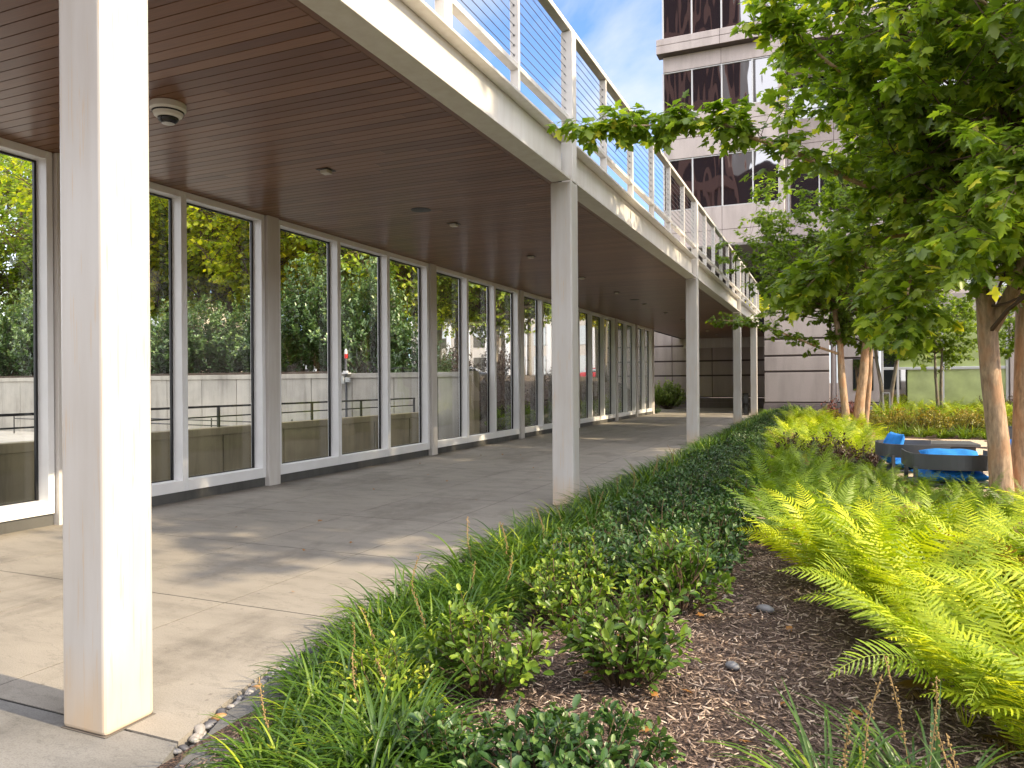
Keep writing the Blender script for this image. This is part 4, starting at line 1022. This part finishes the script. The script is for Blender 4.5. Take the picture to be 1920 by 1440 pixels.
# ------------------------------------------------------------------ grass edging
def clump_mesh(seed, n_b, Lb, wb, mat_, spread=.09, spikes=0):
    rng = np.random.default_rng(seed); n = 9
    a = rng.uniform(0, 2*np.pi, n_b); r0 = spread*np.sqrt(rng.uniform(0, 1, n_b)); Ln = Lb*rng.uniform(.6, 1.2, n_b)
    az = a+rng.normal(0, .5, n_b); el0 = rng.uniform(.95, 1.5, n_b); bend = rng.uniform(.9, 2.3, n_b)
    t = np.linspace(0, 1, n); el = el0[:, None]-bend[:, None]*t[None, :]**1.3; azt = az[:, None]+rng.normal(0, .3, n_b)[:, None]*t[None, :]
    st = Ln[:, None]/(n-1)
    dx = np.cos(el)*np.cos(azt)*st; dy = np.cos(el)*np.sin(azt)*st; dz = np.sin(el)*st
    X = np.cumsum(dx, 1)-dx[:, :1]+(r0*np.cos(a))[:, None]; Y = np.cumsum(dy, 1)-dy[:, :1]+(r0*np.sin(a))[:, None]; Z = np.maximum(np.cumsum(dz, 1)-dz[:, :1], .004+.01*rng.random(n_b)[:, None])
    W = wb*rng.uniform(.7, 1.2, n_b)[:, None]*np.array([.7, .95, 1, 1, .98, .9, .75, .5, .08])[None, :]
    P3 = np.stack([X, Y, Z], 2); up = np.tile(np.array([[0, 0, 1.]]), (n_b, 1))+rng.normal(0, .1, (n_b, 3))
    fb = FB(); fb.add(*strip_chunks(P3, W, up, np.clip(rng.normal(.45, .25, n_b), 0, 1))); me = fb.mesh('blades', mat_, True)
    sp_ = None
    if spikes:
        m = MB(); rr2 = random.Random(seed)
        for k in range(spikes):
            aa = rr2.uniform(0, 6.28); tip = Vector((math.cos(aa)*.14, math.sin(aa)*.14, Lb*rr2.uniform(1.0, 1.3))); cv = curve((math.cos(aa)*.03, math.sin(aa)*.03, 0), tip, 6, 0, .04, rr2)
            m.tube(cv, .0016, 4, False)
            for q in range(34):
                f = 3+2.99*q/34; i = int(f); p = cv[i].lerp(cv[i+1], f-i)+Vector((rr2.gauss(0, .005), rr2.gauss(0, .005), 0)); s = .0026
                m.box(p.x-s, p.y-s, p.z-s, p.x+s, p.y+s, p.z+s)
        sp_ = m.mesh('seed_stalks', STALK)
    return me, sp_
lir = [clump_mesh(120+i, 150, .37, .0125, LIR, .10, 1 if i == 0 else 0) for i in range(4)]
lirf = [clump_mesh(130+i, 90, .36, .014, LIR, .11) for i in range(2)]
def place_clump(ms, x, y, z, rz, s, label, group):
    o = empty('grass_clump', label, 'grass clump', (x, y, z), rz, group); o.scale = (s, s, s)
    link('blades', ms[0], o)
    if ms[1]: link('seed_stalks', ms[1], o)
    return o
k = 0; y = 2.42
while y < 38:
    far = y > 13
    e = np.interp(y, [2, 2.6, 3.1, 3.6, 4.2, 40], [-1.95, -2.07, -2.42, -2.56, -2.58, -2.56])
    rows = 3 if y < 6 else 2
    for j in range(rows):
        x = e+.22*j+rr.uniform(-.05, .05); yy = y+rr.uniform(-.06, .06)
        if y < 13: lab, gp = ('dark green strap-leaved grass clump edging the bed beside the near walkway' if y > 6 else 'sunlit strap-leaved grass clump edging the bed nearest the slate kerb'), 'near edging grass clumps' if y > 6 else 'sunlit edging grass clumps'
        else: lab, gp = 'green grass clump in the far stretch of the bed edging', 'far edging grass clumps'
        place_clump((lirf if far else lir)[k % (2 if far else 4)], x, yy, bedz(x, yy)-.01, rr.uniform(0, 6), rr.uniform(.85, 1.15)*(1.0 if y < 5 else 1.18), lab, gp); k += 1
    y += .24 if y < 6 else (.30 if y < 13 else .46)
for (x, y, s) in ((-1.55, 2.25, 1.0), (-1.72, 2.5, 1.0), (-1.9, 2.2, .9)):
    place_clump(lir[k % 4], x, y, bedz(x, y)-.01, k, s, 'sunlit strap-leaved grass clump edging the bed nearest the slate kerb', 'sunlit edging grass clumps'); k += 1
big = clump_mesh(140, 110, .48, .012, LIR, .09, 2)
for (x, y, s, lab) in ((.02, 2.72, 1.0, 'grass clump with upright seed spikes at the bottom edge below the ferns'), (.30, 2.85, 1.0, 'grass clump at the bottom right corner under the fern fronds'), (.40, 2.55, .9, 'seed-spiked grass clump in the extreme bottom right corner')):
    place_clump(big, x, y, bedz(x, y), x*9, s, lab, None)
ly = [clump_mesh(150+i, 70, .50, .022, LIR_Y, .12) for i in range(2)]
x = .2; k = 0
while x < 9:
    place_clump(ly[k % 2], x, 22.9+rr.uniform(-.1, .1), .03, rr.uniform(0, 6), rr.uniform(.9, 1.1), 'yellow-green grass clump in the row along the far edge of the gravel court', 'grass clumps along the far edge of the gravel')
    place_clump(ly[(k+1) % 2], x+.25, 23.55+rr.uniform(-.1, .1), .03, rr.uniform(0, 6), rr.uniform(.9, 1.1), 'yellow-green grass clump in the row along the far edge of the gravel court', 'grass clumps along the far edge of the gravel')
    x += .52; k += 1

# ------------------------------------------------------------------ ferns
def fern_mesh(seed, n_fr, Lf, n_pin, mat_, seg=6, hw=.135):
    rng = np.random.default_rng(seed); fb = FB(); n = 20
    for f in range(n_fr):
        az = 2*np.pi*f/n_fr*2.618+rng.normal(0, .25); Ln = Lf*rng.uniform(.75, 1.15); el0 = rng.uniform(1.0, 1.5); bend = rng.uniform(.75, 1.75)
        t = np.linspace(0, 1, n); el = el0-bend*t**1.6; azt = az+rng.normal(0, .25)*t
        st = Ln/(n-1); d = np.stack([np.cos(el)*np.cos(azt), np.cos(el)*np.sin(azt), np.sin(el)], 1)
        pts = np.cumsum(d*st, 0); pts -= pts[0]; pts[:, 2] = np.maximum(pts[:, 2], .03)
        side0 = np.stack([-np.sin(azt), np.cos(azt), 0*azt], 1); roll = rng.normal(0, .45)
        up0 = np.cross(d, side0); up0 *= np.sign(up0[:, 2:3]+1e-9)
        side = side0*np.cos(roll)+up0*np.sin(roll); nor = unit(np.cross(side, d)); nor *= np.sign(nor[:, 2:3]+1e-9)
        base = np.clip(rng.normal(.45, .24), .08, 1) if f < n_fr-1 or rng.random() > .45 else 0.
        if base == 0: el0 = rng.uniform(.25, .6); bend = .8; Ln *= .5; el = el0-bend*t**1.6; st = Ln/(n-1); d = np.stack([np.cos(el)*np.cos(azt), np.cos(el)*np.sin(azt), np.sin(el)], 1); pts = np.cumsum(d*st, 0); pts -= pts[0]; pts[:, 2] = np.maximum(pts[:, 2], .03)
        # rachis
        W = .006*(1-.7*t)
        fb.add(*strip_chunks(pts[None], W[None], nor.mean(0)[None], np.array([min(1, base+.25)])))
        # pinnae
        tt = np.linspace(.16, .985, n_pin); ix = tt*(n-1); i0 = np.minimum(ix.astype(int), n-2); fr = (ix-i0)[:, None]
        c = pts[i0]*(1-fr)+pts[i0+1]*fr; dd = d[i0]; ss = side[i0]; nn = nor[i0]
        u = (tt-.16)/.84; pl = hw*Lf*np.clip(np.sin(np.pi*(u*.86+.14))**.85, .04, None)*(1+rng.normal(0, .09, n_pin)); pw = .88*Lf/n_pin*.62*np.clip(pl/pl.max(), .35, 1)
        for sg in (-1, 1):
            m = seg+1; q = np.linspace(0, 1, m)
            fwd = .22+.45*u[:, None]+.30*q[None, :]**1.5+rng.normal(0, .07, n_pin)[:, None]
            ax = unit(sg*ss[:, None, :]*np.cos(fwd)[..., None]+dd[:, None, :]*np.sin(fwd)[..., None]-nn[:, None, :]*((.05+.45*q[None, :]**1.3+rng.normal(0, .12, n_pin)[:, None])[..., None]))
            pp = c[:, None, :]+np.cumsum(ax*(pl[:, None]/(m-1))[..., None], 1)-ax[:, :1]*(pl[:, None]/(m-1))[..., None]
            w_ = pw[:, None]*np.sin(np.pi*(.16+.80*q[None, :]))**.7
            if seg >= 8: w_ = w_*np.where(np.arange(m) % 2 == 0, 1.12, .74)[None, :]
            w_[:, -1] = .001
            perp = unit(np.cross(nn[:, None, :]+0*pp, ax))
            a = pp-perp*w_[..., None]/2; b = pp+perp*w_[..., None]/2-nn[:, None, :]*w_[..., None]*.12
            Pq = np.stack([a, b], 2).reshape(n_pin, m*2, 3)
            fl = np.array([[i*2, i*2+1, i*2+3, i*2+2] for i in range(m-1)]).ravel()
            lp = (fl[None]+np.arange(n_pin)[:, None]*m*2).ravel()
            fb.add(Pq.reshape(-1, 3), lp, np.full(n_pin*(m-1), 4), np.repeat(np.clip(base+rng.normal(0, .10, n_pin), .04, 1) if base > 0 else np.zeros(n_pin), m*2))
    return fb.mesh('fern', mat_)
fn = [fern_mesh(200+i, 15, 1.0, 32, FERN, 8, .135) for i in range(4)]
fm = [fern_mesh(210+i, 14, .9, 30, FERN_SHADE, 5, .13) for i in range(3)]
ff = [fern_mesh(220+i, 13, .95, 22, FERN, 3, .16) for i in range(3)]
def place_fern(me, x, y, s, label, group):
    o = link('fern', me, loc=(x, y, bedz(x, y)-.02)); o.scale = (s, s, s*rr.uniform(.92, 1.08)); o.rotation_euler = (rr.gauss(0, .08), rr.gauss(0, .08), rr.uniform(0, 6.28)); tag(o, label, 'fern', group); return o
k = 0
for x, y, q in ((.74, 3.45, .85), (1.0, 3.2, .9), (1.25, 3.55, 1.0), (.55, 3.8, .85)): place_fern(fn[k % 4], x, y, q, 'bright lime fern in the big sunlit mass beside the open mulch', 'lime ferns in the near sunlit mass'); k += 1
y = 3.85
while y < 6.9:
    le = np.interp(y, [3.7, 4.6, 5.5, 6.5, 8.2, 9], [.58, .40, .05, -.25, -.55, -.6]); x = le+rr.uniform(0, .15)
    while x < .24*y+.75:
        place_fern(fn[k % 4], x, y+rr.uniform(-.12, .12), rr.uniform(.88, 1.14)*(1.02 if y < 5.2 else .96 if y < 6 else .88), 'bright lime fern in the big sunlit mass beside the open mulch', 'lime ferns in the near sunlit mass'); k += 1; x += .46
    y += .44
y = 7.2
while y < 12.6:
    le = np.interp(y, [7, 8.7, 10.2, 12.6], [-.5, -.6, -.85, -.8]); x = le+rr.uniform(0, .2)
    hi = 2.9 if y < 10.8 else .7
    while x < hi:
        if not (abs(x-1.98) < .3 and abs(y-10.5) < .35):
            place_fern(fm[k % 3], x, y+rr.uniform(-.12, .12), rr.uniform(.82, .98)*(.95 if x < .1 else .68), 'fern coloured for shade in the group under the close maple', 'ferns coloured for shade under the close maple'); k += 1
        x += .46
    y += .44
y = 14.5
while y < 22.6:
    x = -.95+rr.uniform(0, .3)
    while x < .85:
        place_fern(ff[k % 3], x, y+rr.uniform(-.15, .15), rr.uniform(.75, .95), 'lime fern in the sunlit strip between the dark shrubs and the middle maple', 'lime ferns around the middle maple'); k += 1; x += .55
    y += .6
y = 24.0
while y < 29.5:
    x = -1.0
    while x < -.0:
        place_fern(ff[k % 3], x+rr.uniform(-.1, .1), y, rr.uniform(.8, 1.0), 'lime fern at the foot of the stone wall beyond the middle maple', 'lime ferns by the stone wall'); k += 1; x += .6
    y += .8
y = 28.0
while y < 36.5:
    x = 1.9
    while x < 9.5:
        place_fern(ff[k % 3], x+rr.uniform(-.15, .15), y+rr.uniform(-.2, .2), rr.uniform(.85, 1.1), 'lime fern in the sunlit field in front of the green shopfront', 'lime ferns in front of the green shopfront'); k += 1; x += .78
    y += .95

# ------------------------------------------------------------------ furniture
def cushion(w, d, h, m_, name, parent, loc, rot=(0, 0, 0), seed=0):
    """soft pillow: domed grid with pinched corners and creases"""
    rr2 = random.Random(seed); n = 14; vs = []; fs = []
    for s in (1, -1):
        for j in range(n+1):
            for i in range(n+1):
                u = i/n*2-1; v = j/n*2-1
                pr = (max(0, (1-u**4))*max(0, (1-v**4)))**.5
                x = u*w/2*(1-.05*(1-abs(v)**3)*abs(u)); y = v*d/2*(1-.05*(1-abs(u)**3)*abs(v))
                z = s*(h/2*pr*(1+.10*math.sin(7*u+3*v+seed)+.07*math.sin(11*v-4*u+seed*2))+.004)
                vs.append((x, y, z))
    N1 = (n+1)**2
    for j in range(n):
        for i in range(n):
            a = j*(n+1)+i; fs.append((a, a+1, a+n+2, a+n+1)); b = a+N1; fs.append((b, b+n+1, b+n+2, b+1))
    edge = [i for i in range(n+1)]+[j*(n+1)+n for j in range(1, n+1)]+[n*(n+1)+i for i in range(n-1, -1, -1)]+[j*(n+1) for j in range(n-1, 0, -1)]
    for a, b in zip(edge, edge[1:]+edge[:1]): fs.append((a, a+N1, b+N1, b))
    m = MB(); m.add(vs, fs); o = m.build(name, m_, parent, smooth=True, loc=loc); o.rotation_euler = rot
    sd = o.modifiers.new('soft', 'SUBSURF'); sd.levels = 1; sd.render_levels = 1
    return o
def armchair(x, y, rz, label, back_tilt=.2):
    """faces local +Y; wide bent metal band wraps back and arms"""
    c = empty('lounge_chair', label, 'armchair', (x, y, .0), rz, 'grey lounge chairs with blue cushions')
    path = [(-.49, .42), (-.50, .15), (-.49, -.12), (-.44, -.30), (-.30, -.40), (0, -.45), (.30, -.40), (.44, -.30), (.49, -.12), (.50, .15), (.49, .42)]
    P2 = []
    for i in range(len(path)-1):
        for q in range(4):
            t = q/4; p0 = path[max(i-1, 0)]; p1 = path[i]; p2 = path[i+1]; p3 = path[min(i+2, len(path)-1)]
            f = lambda a, b, cc, d: .5*((2*b)+(-a+cc)*t+(2*a-5*b+4*cc-d)*t*t+(-a+3*b-3*cc+d)*t**3)
            P2.append((f(p0[0], p1[0], p2[0], p3[0]), f(p0[1], p1[1], p2[1], p3[1])))
    P2.append(path[-1])
    m = MB(); vs = []; n = len(P2)
    for i, (a, b) in enumerate(P2):
        tx = P2[min(i+1, n-1)][0]-P2[max(i-1, 0)][0]; ty = P2[min(i+1, n-1)][1]-P2[max(i-1, 0)][1]; l = math.hypot(tx, ty); nx_, ny_ = -ty/l*.011, tx/l*.011
        for s, z in ((1, .47), (1, .665), (-1, .665), (-1, .47)): vs.append((a+nx_*s, b+ny_*s, z))
    fs = [(i*4+j, i*4+(j+1) % 4, (i+1)*4+(j+1) % 4, (i+1)*4+j) for i in range(n-1) for j in range(4)]+[(0, 1, 2, 3), (n*4-4, n*4-3, n*4-2, n*4-1)]
    m.add(vs, fs); m.build('back_band', GREYM, c, bevel=.003, seg=1)
    m = MB(); m.box(-.47, -.36, .24, .47, .40, .285); m.build('seat_frame', GREYM, c, bevel=.006)
    for sx in (-.47, .42):
        for sy in (-.34, .36):
            m = MB(); m.box(sx, sy, 0, sx+.05, sy+.045, .47 if sy > 0 else .50); m.build('leg', GREYM, c, bevel=.004)
    cushion(.84, .70, .16, BLUE, 'seat_cushion', c, (0, .03, .372), seed=int(x*10))
    cushion(.70, .44, .15, BLUE, 'back_cushion', c, (0, -.24+.10*(back_tilt > .3), .60-.02*(back_tilt > .3)), (R(70)-back_tilt, 0, R(3)), seed=int(y*7))
    return c
armchair(1.44, 11.15, R(4), 'grey lounge chair with curved back and slumped blue cushion, closest of the chairs', .75)
armchair(1.12, 12.75, R(-82), 'grey lounge chair with an upright blue cushion, left of the closest chair', .0)
armchair(3.45, 17.2, R(60), 'grey lounge chair with blue cushion seen between the two close maple trunks', .1)
tb = empty('low_table', 'low dark grey rectangular table behind the blue cushioned chairs', 'table', (1.75, 15.2, .05), .05)
m = MB(); m.box(-.62, -.4, .40, .62, .4, .45); m.build('table_top', GREYM, tb, bevel=.006)
m = MB(); m.box(-.56, -.34, .0, .56, .34, .398); m.build('base', plain('dark_slate_panel', (.035, .037, .042), .5), tb, bevel=.006)
bl = empty('bollard_light', 'square glass bollard light standing among the lime ferns beside the middle maple', 'bollard light', (1.95, 30.6, .03))
m = MB(); m.box(-.13, -.13, 0, .13, .13, .16); m.build('base', BLACKM, bl, bevel=.008)
m = MB()
for dx in (-.12, .10):
    for dy in (-.12, .10): m.box(dx, dy, .161, dx+.02, dy+.02, 1.12)
m.box(-.12, -.12, 1.121, .12, .12, 1.14); m.build('frame', SILVER, bl)
m = MB(); m.box(-.098, -.098, .162, .098, .098, 1.118); m.build('glass', PANE, bl)
ub = empty('utility_box', 'pale grey utility box among shrubs at the foot of the slim maple', 'utility box', (1.28, 30.2, .03))
m = MB(); m.box(-.17, -.12, 0, .17, .12, .60); m.build('cabinet', plain('pale_grey_cabinet', (.40, .43, .42), .5), ub, bevel=.012)
m = MB(); m.box(-.18, -.13, .603, .18, .13, .63); m.build('lid', bpy.data.materials['pale_grey_cabinet'], ub, bevel=.008)
# a few dropped leaves
lf = FB(); z1 = np.zeros((1, 3)); lf.add(*scatter(T_MAPLE, z1, np.array([[0, 1., 0]]), np.array([[0, 0, 1.]]), np.array([.07]), np.array([.5])))
DRY = foliage('dry_leaf', [(0, (.35, .16, .04)), (1, (.35, .16, .04))], .7, .2, (1.2, .9, .6)); dmesh = lf.mesh('fallen_leaf', DRY)
for k in range(46):
    if k < 26: x, y, z = rr.uniform(-7.8, -3.0), rr.uniform(2.6, 16)**1.0, .012
    else: x = rr.uniform(-1.3, .3); y = rr.uniform(2.6, 5.2); z = bedz(x, y)+.03
    o = link('fallen_leaf', dmesh, loc=(x, y, z)); q = rr.uniform(.4, .9); o.scale = (q, q, q); o.rotation_euler = (rr.gauss(0, .25), rr.gauss(0, .25), rr.uniform(0, 6))
    if k < 26: tag(o, 'small dry brown leaf lying on the concrete walkway', 'leaf', 'dry leaves on the walkway')
    else: tag(o, 'small dry brown leaf lying on the mulch', 'leaf', 'dry leaves on the mulch')
print('LEAVES', NF, 'objects', len(col.objects))
